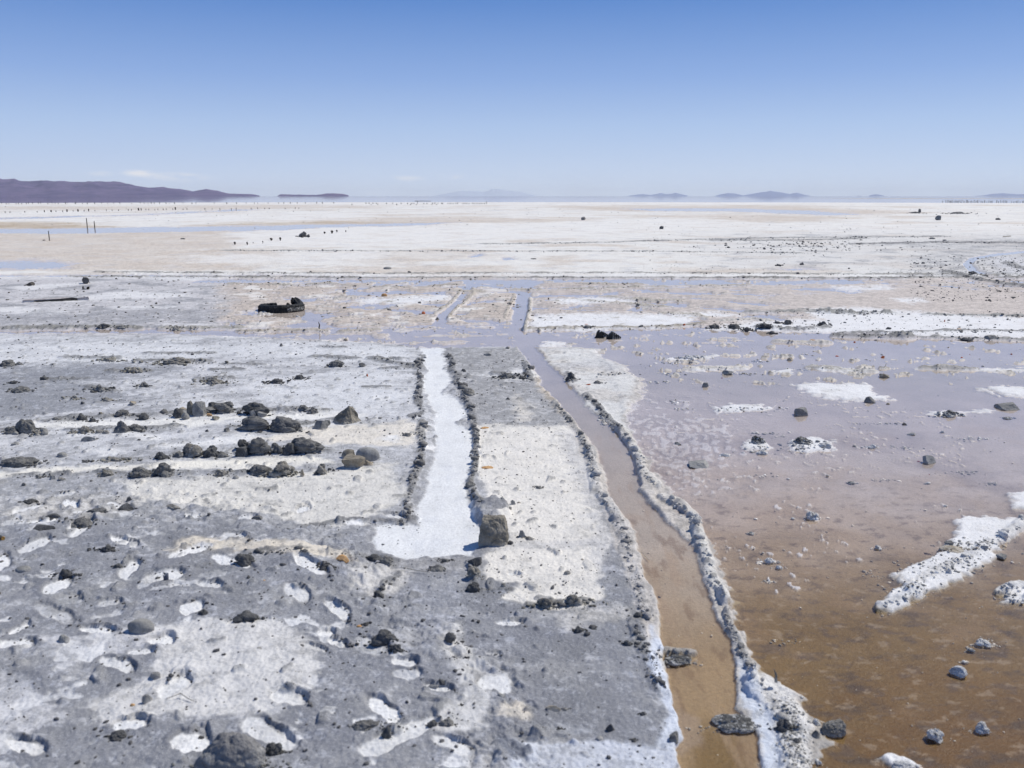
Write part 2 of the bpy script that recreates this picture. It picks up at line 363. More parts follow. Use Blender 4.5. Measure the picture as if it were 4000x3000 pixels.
# salt islands and banks in the water
for pts, k in (
    ([(2090, 1235), (2400, 1226), (2680, 1240), (2700, 1262), (2560, 1282), (2300, 1290), (2060, 1290)], 1),
    ([(2160, 1170), (2330, 1162), (2480, 1176), (2400, 1188), (2200, 1190)], 1),
    ([(1400, 1168), (1740, 1158), (1760, 1176), (1600, 1190), (1420, 1186)], 1),
    ([(3150, 1212), (3300, 1205), (3560, 1222), (4900, 1290), (4900, 1335), (3500, 1312), (3000, 1290), (2760, 1290), (2900, 1262), (3200, 1250)], 1),
    ([(3180, 1262), (3300, 1245), (3700, 1242), (3900, 1270), (3500, 1292)], 1),
    ([(2610, 1230), (2800, 1222), (2900, 1236), (2700, 1246)], .9),
    ([(3250, 1125), (3460, 1120), (3480, 1132), (3300, 1136)], .9),
    ([(3480, 1170), (3600, 1172), (3610, 1184), (3520, 1182)], .9),
    ([(3090, 1500), (3160, 1497), (3390, 1508), (3410, 1540), (3480, 1562), (3300, 1566), (3180, 1545)], 1),
    ([(3830, 1522), (3900, 1512), (4600, 1515), (4600, 1570), (3960, 1550)], 1),
    ([(2770, 1592), (2860, 1582), (3040, 1596), (2960, 1606), (2800, 1606)], .95),
    ([(3085, 1728), (3180, 1708), (3250, 1722), (3265, 1750), (3170, 1762), (3090, 1750)], 1),
    ([(2905, 1730), (2960, 1715), (2990, 1740), (3010, 1760), (2960, 1768), (2900, 1745)], .9),
    ([(2690, 1440), (2900, 1434), (2910, 1444), (2700, 1450)], .9),
    ([(3170, 1436), (3300, 1438), (3410, 1448), (3300, 1454), (3180, 1442)], .9),
    ([(3000, 1450), (3090, 1446), (3095, 1456), (3010, 1456)], .9),
    ([(3580, 1440), (3780, 1438), (4010, 1440), (4010, 1448), (3700, 1446)], .9),
    ([(2600, 1405), (2780, 1386), (2790, 1394), (2640, 1412)], .9),
    ([(3630, 1612), (3700, 1604), (3770, 1610), (3740, 1626), (3650, 1618)], .9),
    ([(3810, 1606), (3890, 1605), (3880, 1614), (3820, 1612)], .8),
    ([(3740, 2030), (3800, 2018), (3960, 2030), (4020, 2060), (3900, 2130), (3880, 2170), (3760, 2260), (3600, 2330), (3560, 2365), (3480, 2390), (3410, 2370), (3500, 2310), (3540, 2290), (3490, 2250), (3640, 2170), (3720, 2110)], 1),
    ([(3960, 1930), (4300, 1890), (4300, 2000), (3960, 1990)], 1),
    ([(3905, 2315), (3960, 2285), (4300, 2290), (4300, 2350), (3920, 2352)], 1),
    ([(3410, 2960), (3480, 2950), (3600, 2990), (3500, 3020)], .9),
    ([(2140, 1340), (2170, 1334), (2230, 1352), (2160, 1362), (2120, 1358)], 1),
):
    m = poly(pts, 22, 7, 1.3, .9)
    W = W * (1 - m * k)
    mixc(m, (.78, .78, .79))
    ISL = np.maximum(ISL, m)
    mixc(m * ss(.05, .5, fbm(X * 2.2, Y * 2.2, 5, 265, .62)) * .45, (.56, .54, .52))
# white land right of the canal, narrowing towards the ridge
rl = poly([(2120, 1372), (2250, 1362), (2330, 1370), (2350, 1400), (2480, 1480), (2470, 1520), (2450, 1580), (2440, 1650), (2480, 1690), (2440, 1700), (2400, 1670), (2300, 1590), (2250, 1510), (2180, 1440), (2130, 1400)], 18, 8, 1.4)
W = W * (1 - rl)
mixc(rl, (.66, .655, .64))
mixc(rl * ss(-.1, .4, fbm(X * 1.4, Y * 1.4, 5, 225, .6)) * .55, (.52, .48, .44))
mixc(rl * ss(.0, .5, N3) * .5, (.48, .48, .50))
mixc(band([(2090, 1380), (2200, 1520), (2330, 1650), (2400, 1720)], 40, 30, .2) * .0, OCHRE)
# ---------------------------------------------------------------- heights
LOW = fbm(X * .9, Y * .9, 4, 301)
NEARL = poly([(-1500, 1980), (900, 2010), (1350, 2200), (1500, 2400), (2000, 2750), (2000, 3800), (-1500, 3800)], 160, 70, 1)
Z = 0.030 + .012 * LOW + .055 * NEARL
Z += .006 * fbm(X * 4, Y * 4, 4, 303) * (1 + .8 * NEARL)
W = np.clip(W, 0, 1)
bed = -0.009 - .004 * LOW
rightland = poly([(2080, 1380), (2350, 1395), (2480, 1700), (2620, 1930), (2780, 2080), (2900, 2480), (3300, 2800), (3300, 3600), (2760, 3600), (2860, 2900), (2760, 2400), (2640, 2060), (2420, 1750), (2150, 1480)], 20, 12, 1)
Z = Z * (1 - .6 * rightland) * (1 - .5 * ISL)
Z += .010 * CRUST * (.3 + .9 * np.abs(fbm(X * 9, Y * 9, 3, 304)))
mixc(CRUST, np.array((.55, .52, .47)))
mixc(CRUST * ss(.0, .4, fbm(X * 8, Y * 8, 3, 306)), (.22, .21, .19))
mixc(rightland * (1 - rl) * (1 - ss(.35, .65, W)) * ss(1500, 1600, PY) * .8, (.47, .44, .41))
Zw = Z * (1 - W) + bed * W
Z = Zw
# the salt in the left track lies flat in a shallow bed
Z = Z - .030 * wcd * (1 - W)
Z = Z * (1 - wc) + wc * (.012 + .004 * fbm(X * 5, Y * 3, 4, 305))
# flat flakes floating/standing on the pond bed
fl = ss(.30, .44, fbm(X * 15, Y * 9, 4, 307)) * ss(-.1, .3, fbm(X * 1.2, Y * 1.2, 3, 308)) * poly([(2600, 1500), (3600, 1500), (3900, 1900), (3600, 2200), (3100, 2350), (2750, 2150), (2650, 1800)], 160, 80, 1)
flm = fl * (W > .8)
Z = np.where(flm > .55, np.maximum(Z, .003), Z)
mixc(ss(.4, .7, flm), (.56, .52, .51))

# thrown-up ridges along the tracks: lumpy heaps
def cells(x, y, size, seed, fill=.95):
    """rounded lumps packed side by side, 0..1"""
    gx, gy = x / size, y / size
    ix, iy = np.floor(gx), np.floor(gy)
    out = np.zeros(x.shape)
    for dx in (-1, 0, 1):
        for dy in (-1, 0, 1):
            cx, cy = ix + dx, iy + dy
            h1 = _h(cx, cy, seed) / 4294967296.0; h2 = _h(cx, cy, seed + 1) / 4294967296.0; h3 = _h(cx, cy, seed + 2) / 4294967296.0
            rad = fill * (.35 + .55 * h3)
            d2 = ((gx - cx - h1) ** 2 + (gy - cy - h2) ** 2) / rad ** 2
            out = np.maximum(out, np.sqrt(np.clip(1 - d2, 0, 1)) * rad / fill / .9)
    return out


lump = np.full(len(X), .45)
nr_ = np.nonzero(R < 70)[0]
xx_, yy_ = X[nr_] + .012 * pn(X[nr_] * 20, Y[nr_] * 20, 309), Y[nr_] + .012 * pn(X[nr_] * 20, Y[nr_] * 20, 310)
lump[nr_] = .62 * cells(xx_, yy_, .15, 311) + .42 * cells(xx_, yy_, .07, 315) + .18 * np.abs(pn(xx_ * 40, yy_ * 40, 317))
lumpw = np.full(len(X), .45)
lumpw[nr_] = .75 * cells(xx_, yy_, .24, 321) + .4 * cells(xx_, yy_, .10, 323) + .15 * np.abs(pn(xx_ * 40, yy_ * 40, 317))
lump2 = ss(-.25, .25, fbm(U * 44, V * 24, 3, 319))
RDG = []
MOT2 = fbm(X * 2.6, Y * 2.6, 3, 329)
MOT = fbm(X * 14, Y * 14, 4, 327)


def ridge(pts, wx, wy, h, col, k=1.0, gap=0.0):
    global Z, CR
    if wy > 10:
        f_ = .60 if 1300 < pts[0][0] < 1870 and col[0] < .3 else .78
        wx, wy, h, gap = wx * f_, wy * f_, h * .72, min(gap + .26, .85)
    m = band(pts, wx, wy, .35)
    lp = lumpw if (col[0] > .45 and wy > 10) else lump
    if lp is lumpw:
        h = h * 1.25
    p = np.sqrt(np.clip(m, 0, 1)) * ss(0, .25, m)
    g = 1.0 if gap <= 0 else (1 - gap) + gap * lump2
    if wy > 10:
        p = p * (.72 + .5 * np.clip(MOT2, -1, .6))
    Z = np.where(m > 0, np.maximum(Z, Z * (1 - ss(0, .3, m)) + ss(0, .3, m) * .012) + .62 * h * p * g * (.15 + 1.15 * lp), Z)
    mixc(ss(.05, .4, m * g) * k * np.clip(.6 + .6 * (1 - lp), .3, 1), col)
    mixc(ss(.1, .4, m) * ss(.05, .45, MOT) * .6, np.array(col) * .55)
    RDG.append((pts, wx, wy, h, col, gap))


GR = (.21, .21, .215); WR = (.56, .54, .51); GW = (.34, .335, .33)
ridge([(1650, 1395), (1628, 1440), (1640, 1500), (1630, 1560), (1648, 1620), (1610, 1640)], 34, 22, .07, GR, 1, .5)
ridge([(1650, 1660), (1640, 1690), (1650, 1740), (1645, 1790), (1630, 1850), (1610, 1900), (1590, 1960), (1600, 2010), (1560, 2050)], 36, 24, .08, (.27, .265, .26), .9, .3)
ridge([(1630, 2035), (1540, 2048), (1380, 2044), (1330, 2055)], 30, 14, .09, GR, 1, .2)
ridge([(1740, 1385), (1768, 1420), (1760, 1450), (1790, 1470), (1785, 1500), (1820, 1540), (1815, 1560), (1840, 1610), (1850, 1640), (1850, 1665)], 32, 18, .07, GR, 1, .5)
ridge([(1848, 1672), (1862, 1710), (1856, 1770), (1862, 1830), (1838, 1890), (1856, 1950), (1880, 1985)], 27, 18, .10, (.26, .255, .25), 1, .1)
ridge([(2075, 1440), (2050, 1470), (2075, 1490)], 24, 14, .05, GR, 1, .4)
ridge([(2050, 1430), (2070, 1478)], 18, 10, .06, GR, 1, .3)
ridge([(1935, 1466), (1985, 1474), (2040, 1480)], 30, 9, .07, GR, 1, .2)
ridge([(2165, 1582), (2200, 1622), (2240, 1666), (2270, 1712), (2292, 1760), (2310, 1810)], 20, 15, .07, GW, 1, .4)
ridge([(2306, 1760), (2312, 1830), (2322, 1880), (2330, 1935), (2390, 1990), (2405, 2040)], 34, 20, .09, (.46, .45, .44), 1, .2)
ridge([(2405, 2040), (2450, 2110), (2450, 2180), (2480, 2260), (2500, 2340), (2530, 2420)], 44, 26, .06, (.44, .43, .43), .8, .5)
ridge([(2480, 2440), (2500, 2520), (2545, 2580), (2560, 2640), (2570, 2700)], 50, 34, .055, (.20, .20, .205), .9, .4)
ridge([(2215, 1465), (2240, 1490), (2230, 1475)], 26, 16, .07, GR, 1, .2)
ridge([(2290, 1548), (2320, 1570), (2345, 1600), (2380, 1640), (2420, 1680)], 24, 15, .07, GR, 1, .3)
ridge([(2420, 1680), (2450, 1710), (2478, 1760), (2500, 1800), (2505, 1840), (2540, 1880), (2570, 1905)], 30, 20, .10, WR, 1, .05)
ridge([(2590, 1945), (2640, 1965), (2690, 2000), (2705, 2010)], 34, 18, .10, WR, 1, .0)
ridge([(2715, 2035), (2730, 2090), (2745, 2150), (2765, 2200), (2780, 2260), (2815, 2310), (2830, 2355)], 36, 26, .13, (.58, .57, .55), 1, .1)
ridge([(2838, 2400), (2850, 2450), (2880, 2510), (2915, 2580), (2945, 2660)], 24, 24, .09, (.36, .35, .34), 1, .3)
ridge([(2960, 2680), (3060, 2740), (3110, 2860)], 95, 70, .12, (.66, .65, .64), 1, .0)
ridge([(3060, 2790), (3100, 2900), (3110, 3060)], 90, 80, .09, (.64, .63, .62), 1, .0)
ridge([(2600, 2548), (2695, 2556)], 40, 18, .07, (.36, .35, .34), 1, .0)
mixc(poly([(2540, 2470), (2590, 2520), (2660, 2545), (2570, 2570), (2630, 2720), (2680, 2890), (2640, 2950), (2560, 2930), (2600, 2800), (2540, 2620)], 16, 14, 1) * (1 - ss(.5, .8, W)), (.60, .64, .72))
mixc(poly([(2880, 2560), (2960, 2700), (3020, 2800), (3060, 3050), (2960, 3060), (2980, 2880), (2900, 2740)], 22, 20, 1) * .9, (.58, .63, .72))
W_bl = poly([(2880, 2650), (2965, 2740), (3010, 2800), (3035, 2900), (3040, 3200), (2965, 3200), (2985, 2900), (2890, 2770)], 14, 14, .9)
Z = np.where(W_bl > .4, np.maximum(Z, .006 * W_bl + .003), Z)
# bank in the pond
ridge([(3440, 2372), (3540, 2340), (3590, 2310)], 45, 28, .08, (.68, .68, .68), 1, .2)
ridge([(3560, 2290), (3680, 2230), (3790, 2170), (3900, 2110), (4000, 2040), (4200, 1990)], 45, 26, .07, (.62, .61, .60), .9, .4)
ridge([(3910, 2310), (3980, 2285), (4060, 2300), (4020, 2340)], 40, 20, .07, (.68, .68, .68), 1, .1)
# cross tracks and shorelines further out
for pts, wy, h, col, gap in (
    ([(-600, 1292), (150, 1285), (400, 1280), (530, 1284)], 7, .08, (.24, .235, .22), .5),
    ([(640, 1285), (760, 1284), (930, 1282)], 6, .07, (.34, .33, .30), .6),
    ([(940, 1294), (1080, 1292), (1270, 1293)], 5, .07, (.42, .38, .32), .3),
    ([(1350, 1296), (1470, 1290)], 5, .06, (.44, .40, .34), .2),
    ([(2060, 1288), (2300, 1282), (2560, 1280), (2740, 1268)], 5, .07, (.34, .31, .26), .5),
    ([(400, 1066), (1500, 1072), (2500, 1068), (3300, 1074), (4300, 1078)], 4, .06, (.30, .29, .27), .8),
    ([(300, 1084), (1400, 1086), (2500, 1086), (3400, 1088), (4300, 1086)], 4, .07, (.22, .215, .20), .7),
    ([(900, 981), (1800, 983), (2600, 984), (3200, 992)], 2.5, .06, (.34, .34, .33), .8),
    ([(1900, 955), (2300, 950), (2700, 938), (3100, 930), (3700, 925)], 3, .07, (.28, .28, .28), .7),
    ([(2800, 941), (3100, 941), (3350, 934)], 3.5, .08, (.26, .26, .26), .5),
    ([(3350, 955), (3650, 950), (4300, 953)], 4, .10, (.20, .20, .205), .4),
    ([(3700, 1062), (3760, 1080), (3860, 1102), (4050, 1124)], 4.6, .05, (.18, .18, .18), .3),
    ([(3930, 1030), (3980, 1050), (4090, 1072)], 4.6, .05, (.24, .24, .24), .4),
    ([(2930, 1222), (3080, 1222), (3450, 1226)], 5, .09, (.30, .30, .29), .6),
    ([(3150, 1216), (3300, 1228), (3460, 1226)], 4, .08, (.30, .30, .29), .6),
    ([(3270, 1314), (3400, 1318), (3550, 1322)], 7, .11, (.20, .20, .20), .3),
    ([(3500, 1318), (3750, 1322), (4100, 1334)], 5, .09, (.30, .30, .29), .6),
    ([(3290, 1304), (3550, 1300), (3800, 1292), (4200, 1302)], 5, .08, (.24, .24, .24), .6),
    ([(2960, 1280), (3100, 1290), (3220, 1282)], 6, .09, (.28, .28, .28), .5),
    ([(2830, 1258), (2960, 1250), (3000, 1256)], 4, .06, (.50, .48, .45), .3),
    ([(3040, 1336), (3230, 1342)], 5, .07, (.52, .49, .44), .2),
    ([(3630, 1232), (3900, 1238), (4200, 1244)], 4, .08, (.28, .28, .27), .5),
    ([(1800, 1135), (1770, 1175), (1740, 1200), (1700, 1228)], 5.1, .06, (.46, .42, .36), .4),
    ([(1850, 1148), (1815, 1185), (1780, 1210), (1750, 1245)], 5, .07, (.46, .42, .36), .3),
    ([(2012, 1160), (1985, 1205), (1972, 1245)], 6, .05, (.44, .40, .35), .5),
    ([(2072, 1172), (2070, 1215), (2056, 1260), (2050, 1290)], 9, .08, (.50, .47, .42), .2),
    ([(1780, 1138), (1870, 1142)], 4, .06, (.44, .40, .34), .3),
    ([(2030, 1132), (2080, 1134)], 4, .06, (.46, .42, .36), .3),
    ([(900, 1110), (1100, 1116), (1300, 1108)], 4, .05, (.42, .39, .34), .8),
    ([(1380, 1120), (1620, 1124), (1780, 1112)], 4, .05, (.42, .38, .33), .8),
    ([(2200, 1130), (2500, 1122), (2900, 1114)], 4, .05, (.44, .41, .36), .8),
    ([(2250, 1110), (2500, 1112)], 4, .05, (.44, .41, .36), .8),
    ([(2280, 1175), (2480, 1190), (2580, 1200)], 4, .06, (.44, .41, .36), .7),
    ([(2370, 1160), (2550, 1178), (2650, 1176)], 4, .06, (.44, .41, .36), .7),
    ([(2590, 1226), (2700, 1230), (2760, 1245)], 5, .06, (.48, .44, .38), .4),
    ([(2690, 1442), (2900, 1438)], 6, .05, (.58, .55, .50), .3),
    ([(3170, 1436), (3260, 1440)], 5, .05, (.40, .38, .35), .3),
    ([(3280, 1446), (3400, 1452)], 5, .05, (.52, .50, .46), .3),
    ([(3610, 1440), (3790, 1444)], 6, .07, (.30, .29, .27), .4),
):
    ridge(pts, (9 if abs(pts[0][0] - pts[-1][0]) < 110 and abs(pts[0][1] - pts[-1][1]) > 60 else 34) if wy > 4.5 else 50, wy, h, col, .95, gap)

# mud heaps left of the tracks: low continuous berms under the clods
for pts, wx, wy, h in (
    ([(660, 1624), (760, 1630), (900, 1612)], 60, 14, .07),
    ([(960, 1615), (1100, 1614), (1270, 1612)], 40, 10, .08),
    ([(280, 1640), (400, 1640), (560, 1632)], 70, 10, .07),
    ([(200, 1655), (300, 1650)], 60, 8, .04),
    ([(30, 1692), (110, 1692), (160, 1702)], 60, 14, .07),
    ([(290, 1692), (460, 1688), (580, 1684), (680, 1674)], 50, 9, .06),
    ([(920, 1680), (1100, 1682), (1200, 1662), (1330, 1642)], 50, 12, .07),
    ([(690, 1784), (860, 1782)], 50, 10, .05),
    ([(950, 1776), (1100, 1774), (1270, 1772)], 50, 10, .06),
    ([(20, 1816), (130, 1812)], 40, 9, .05),
    ([(420, 1804), (540, 1802)], 40, 6, .04),
    ([(400, 1856), (560, 1862), (740, 1860)], 60, 12, .06),
    ([(840, 1862), (960, 1856), (1130, 1858)], 50, 12, .06),
    ([(60, 1868), (240, 1864)], 60, 12, .04),
    ([(560, 1418), (680, 1420), (790, 1420)], 50, 7, .07),
    ([(590, 1388), (700, 1386), (820, 1386)], 40, 6, .06),
    ([(260, 1404), (450, 1408)], 40, 6, .06),
    ([(430, 1460), (570, 1458)], 40, 7, .06),
    ([(790, 1490), (900, 1486)], 40, 9, .06),
    ([(350, 1520), (440, 1536)], 40, 9, .05),
    ([(840, 1452), (940, 1450)], 36, 6, .05),
    ([(890, 1430), (1010, 1432)], 36, 6, .05),
    ([(200, 1488), (330, 1486)], 36, 6, .04),
    ([(1240, 1400), (1390, 1406)], 40, 7, .05),
    ([(1460, 1410), (1620, 1440)], 40, 7, .06),
    ([(1470, 1408), (1560, 1410)], 30, 5, .05),
    ([(1500, 1448), (1640, 1444)], 30, 8, .06),
    ([(1430, 1522), (1510, 1520)], 30, 7, .05),
    ([(1260, 1362), (1340, 1364)], 30, 6, .05),
    ([(2070, 2376), (2180, 2368)], 44, 22, .05),
    ([(2190, 2372), (2290, 2360)], 44, 22, .05),
    ([(1480, 2350), (1500, 2300), (1560, 2260)], 30, 22, .06),
    ([(1310, 2195), (1540, 2200)], 60, 14, .08),
    ([(1840, 2215), (1860, 2260), (1840, 2310)], 40, 22, .10),
    ([(1900, 2320), (1990, 2318)], 40, 12, .04),
    ([(960, 2200), (1180, 2190)], 60, 14, .04),
    ([(1190, 2070), (1330, 2050)], 50, 12, .05),
):
    ridge(pts, wx, wy, h, (.19, .19, .19), .8, .35)
# the mud pad behind the big stone
pad = poly([(1845, 1985), (1930, 1968), (1985, 2000), (1990, 2030), (1900, 2070), (1860, 2040)], 14, 8, .8)
Z += pad * (.04 + .03 * lump)

# footprints: trodden pits, salt on the floor
FP = []
def fps(x0, y0, rows):
    for X_, Y_, a, b, an in rows:
        FP.append((x0 + X_ / 1.58, y0 + Y_ / 1.58, a / 1.58, b / 1.58, math.radians(an)))
fps(0, 1800, [(220, 590, 95, 28, -22), (500, 470, 85, 40, -30), (785, 570, 80, 22, 15), (1165, 625, 110, 26, -15), (1460, 530, 70, 18, 10), (1440, 690, 115, 28, 18), (1925, 720, 105, 38, 28), (1030, 775, 110, 30, -10), (810, 735, 70, 38, -35), (365, 840, 90, 35, -25), (440, 930, 75, 32, -5), (1300, 835, 75, 22, 5), (690, 945, 60, 20, -5), (350, 1020, 115, 40, 18), (1185, 985, 75, 42, -20), (1840, 890, 80, 42, 30), (2080, 985, 85, 32, 30), (15, 705, 60, 45, -30), (180, 340, 90, 25, -15), (440, 295, 50, 30, 10), (745, 320, 80, 22, 15), (270, 435, 90, 16, -8), (1030, 845, 90, 14, -12), (620, 240, 90, 14, -8), (400, 225, 70, 13, -10), (540, 372, 100, 12, 0), (840, 398, 45, 10, 0), (1215, 400, 60, 10, 0), (1530, 410, 55, 18, 0), (1870, 320, 40, 25, -20), (70, 440, 60, 18, -15)])
fps(0, 2300, [(115, 425, 100, 32, -8), (620, 330, 100, 20, 3), (1000, 400, 75, 38, -10), (880, 475, 75, 25, -5), (730, 550, 105, 38, 15), (1080, 690, 110, 48, -35), (140, 320, 70, 16, -25), (1790, 770, 100, 50, 10), (1670, 995, 180, 60, 30), (180, 1075, 110, 45, 10), (1190, 1050, 110, 70, -10), (800, 935, 100, 36, -5), (1945, 455, 75, 20, 12), (2020, 355, 45, 28, 0), (2060, 405, 75, 22, 10)])
fps(1300, 2300, [(230, 440, 100, 50, 20), (435, 545, 70, 30, 5), (460, 620, 85, 30, 0), (650, 700, 80, 22, 5), (320, 855, 110, 50, 35), (430, 1010, 230, 60, -25), (740, 1070, 120, 40, 20), (985, 640, 105, 75, 0), (985, 435, 40, 14, 0), (1085, 235, 75, 16, 0), (30, 410, 50, 25, 10), (45, 215, 60, 30, 30)])
fps(1300, 1800, [(390, 360, 60, 16, 8), (1120, 715, 40, 11, 5)])
for i, (fx, fy, a, b, an) in enumerate(FP):
    ca, sa = math.cos(an), math.sin(an)
    idx = np.nonzero((np.abs(PX - fx) < a * 2.6) & (np.abs(PY - fy) < (abs(a * sa) + b) * 2.8 + 6))[0]
    if len(idx) == 0:
        continue
    dx = PX[idx] - fx + 6 * WX[idx]; dy = PY[idx] - fy + 3 * WY[idx]
    u = (dx * ca + dy * sa) / a; v = (-dx * sa + dy * ca) / b
    rs = np.random.default_rng(900 + i)
    sgn = 1 if rs.random() < .5 else -1
    b2 = 1 - .22 * ss(-.5, .1, u * sgn) * ss(.6, .1, u * sgn) + .10 * np.sign(sgn) * u      # a sole: heel, waist, ball
    v = v / np.clip(b2, .55, 1.4)
    irr = .26 if rs.random() < .45 else .52
    n = fbm(X[idx] * 5 + i, Y[idx] * 5, 5, 331, .6)
    d = np.sqrt(np.abs(u) ** 2.3 + np.abs(v) ** 2.3) + irr * n + .06 * pn(X[idx] * 40, Y[idx] * 40, 333)
    shallow = .35 if i in (10, 22, 23, 24, 54) or rs.random() < .18 else 1.0
    depth = rs.uniform(.008, .014) * shallow
    pit = ss(1.26, 1.04, d)
    rim = ss(2.2, 1.4, d) * ss(1.05, 1.35, d) * (.002 + .011 * ss(.1, 1.2, u * .6 - v * .7)) * (.3 + 1.3 * lump[idx])
    base = float(np.median(Z[idx]))
    Z[idx] = (Z[idx] + rim) * (1 - pit) + pit * np.clip(base - depth, .006, None)
    ox, oy = rs.uniform(-.16, .06), rs.uniform(-.02, .16)
    d2 = np.sqrt(np.abs(u - ox) ** 2.2 + np.abs(v - oy) ** 2.2) + .24 * fbm(X[idx] * 9, Y[idx] * 9 + i, 4, 335, .6)
    so = rs.uniform(.04, .22)
    mk = ss(1.14 + so, 1.02 - so, d2) * ss(1.30, 1.08, d) * (rs.uniform(.8, .97) if shallow == 1.0 else rs.uniform(.35, .6))
    Ci = C[idx]
    ring = (ss(1.7, 1.1, d) * (1 - mk))[:, None] * .32
    Ci = Ci * (1 - ring) + ring * np.array([.155, .155, .168])
    br = rs.uniform(.74, .86)
    C[idx] = Ci * (1 - mk[:, None]) + mk[:, None] * np.array([br * .985, br * .99, br])
    SPK[idx] = np.where(mk > .5, .05, SPK[idx])

# shallow hollows where a film of salt has dried, between the prints
sp = fbm(X * 2.9 + 5, Y * 3.3, 4, 337, .58)
area = poly([(-900, 1990), (700, 2040), (1300, 2250), (1650, 2700), (1900, 3100), (1900, 3700), (-900, 3700)], 90, 50, 1)
hol = ss(.30, .42, sp) * area * (1 - wc) * ss(.6, .5, C[:, 0])
Z -= .006 * hol * ss(.02, .04, Z)
mixc(hol * (.55 + .35 * ss(-.2, .3, N3)), (.70, .705, .72))
Z += .016 * NEARL * fbm(X * 1.9, Y * 1.9, 3, 339)
# fine relief of the crust
land = 1 - ss(.35, .6, W)
nearw = ss(60, 8, R)
Z += land * (1 - wc) * (.004 * fbm(X * 13, Y * 13, 3, 341) + .003 * pn(X * 45, Y * 45, 343) * nearw)
Z += CR * .035 * lump * land
# scattered clods baked into the crust
ck = ss(.52, .72, fbm(X * 4.2, Y * 4.2, 2, 351) * .6 + .75 * pn(X * 11, Y * 11, 353)) * land * (1 - wc) * ss(1060, 1150, PY) * ss(2500, 2100, PX)
Z += ck * .018
mixc(ck * .6, (.22, .22, .22))
# damp stains and dry dusting on the trodden mud
stain = ss(-.05, .45, fbm(X * 1.7 + 3, Y * 1.7, 5, 381, .62)); dust = ss(.05, .5, fbm(X * 2.6 - 7, Y * 2.6, 6, 383, .66))
bare = lm * ss(1880, 2100, PY) * (1 - wc) * ss(.60, .45, C[:, 0])
mixc(bare * stain * .5, (.185, .19, .205))
mixc(bare * dust * .5, (.46, .46, .47))
paleland = land * (1 - wc) * ss(.45, .6, C[:, 0]) * ss(1300, 1400, PY)
mixc(paleland * ss(.1, .5, fbm(X * 3.4, Y * 3.4, 6, 385, .66)) * .38, (.44, .435, .43))
mixc(wc * ss(.1, .5, fbm(X * 4.5, Y * 2.2, 5, 387, .62)) * .45, (.62, .64, .68))
# far: sink the flat under the water sheet, added there to imitate a mirage
edge = 385 + 25 * fbm(U * 9, V * 0, 4, 361)
Z = np.where(R > edge, -.3, np.where(R > edge - 25, np.minimum(Z, .05), Z))
Z = np.where((R > 150) & (R <= edge), np.maximum(Z, np.where(W > .5, Z, .02)), Z)
wetness = ss(.016, -.004, Z)
C = C * (1 - .28 * (wetness * land)[:, None] * (1 - wc[:, None]))
C = np.clip(C * (1 + .10 * fbm(X * 2.3, Y * 2.3, 4, 371)[:, None]), .02, .88)
ZG = Z.reshape(NR, NT)


def ground_z(x, y):
    t = math.atan2(x, y); r = math.hypot(x, y)
    j = int(np.clip(round((t + half) / (2 * half) * (NA - 1)), 0, NA - 1))
    i = int(np.clip(np.searchsorted(RR, r), 0, NR - 1))
    return float(ZG[i, j])


# ---- mesh
def mesh_from(name, verts, quads, smooth=True):
    me = bpy.data.meshes.new(name)
    verts = np.asarray(verts, np.float32); quads = np.asarray(quads, np.int32)
    k = quads.shape[1]
    me.vertices.add(len(verts)); me.vertices.foreach_set("co", verts.ravel())
    me.loops.add(quads.size); me.loops.foreach_set("vertex_index", quads.ravel())
    me.polygons.add(len(quads)); me.polygons.foreach_set("loop_start", np.arange(0, quads.size, k, dtype=np.int32))
    me.polygons.foreach_set("use_smooth", np.full(len(quads), smooth, dtype=bool))
    me.update(calc_edges=True); me.validate()
    return me


def add_color(me, name, rgb, a=None):
    at = me.color_attributes.new(name, 'FLOAT_COLOR', 'POINT')
    arr = np.ones((len(rgb), 4), np.float32); arr[:, :3] = rgb
    if a is not None:
        arr[:, 3] = a
    at.data.foreach_set("color", arr.ravel())


ii, jj = np.meshgrid(np.arange(NR - 1), np.arange(NT), indexing='ij')
j2 = (jj + 1) % NT
quads = np.stack([ii * NT + jj, ii * NT + j2, (ii + 1) * NT + j2, (ii + 1) * NT + jj], -1).reshape(-1, 4)
verts = np.stack([X, Y, Z], 1)
gme = mesh_from("ground", verts, quads)
add_color(gme, "tint", C)
fx = np.stack([SPK, wetness * (1 - wc), np.clip(land, 0, 1)], 1)
add_color(gme, "fx", fx)
ground = bpy.data.objects.new("ground", gme)
COL.objects.link(ground); ground["kind"] = "structure"
# ---------------------------------------------------------------- materials
def nt(name):
    m = bpy.data.materials.new(name); m.use_nodes = True
    t = m.node_tree; t.nodes.clear()
    return m, t, t.nodes, t.links


def node(ns, kind, **kw):
    n = ns.new(kind)
    for k, v in kw.items():
        if k in ("op", "operation"):
            n.operation = v
        elif k == "loc":
            pass
        else:
            n.inputs[k].default_value = v
    return n


def ramp(ns, ls, src, lo, hi):
    r = ns.new('ShaderNodeMapRange'); r.interpolation_type = 'SMOOTHSTEP'
    r.inputs['From Min'].default_value = lo; r.inputs['From Max'].default_value = hi
    ls.new(src, r.inputs['Value'])
    return r.outputs['Result']


def mixrgb(ns, ls, fac, a, b, mode='MIX'):
    m = ns.new('ShaderNodeMix'); m.data_type = 'RGBA'; m.blend_type = mode; m.clamp_factor = True
    for sock, v in ((m.inputs[0], fac), (m.inputs[6], a), (m.inputs[7], b)):
        if hasattr(v, 'is_linked'):
            ls.new(v, sock)
        else:
            sock.default_value = v if isinstance(v, float) else (*v, 1.0)
    return m.outputs[2]


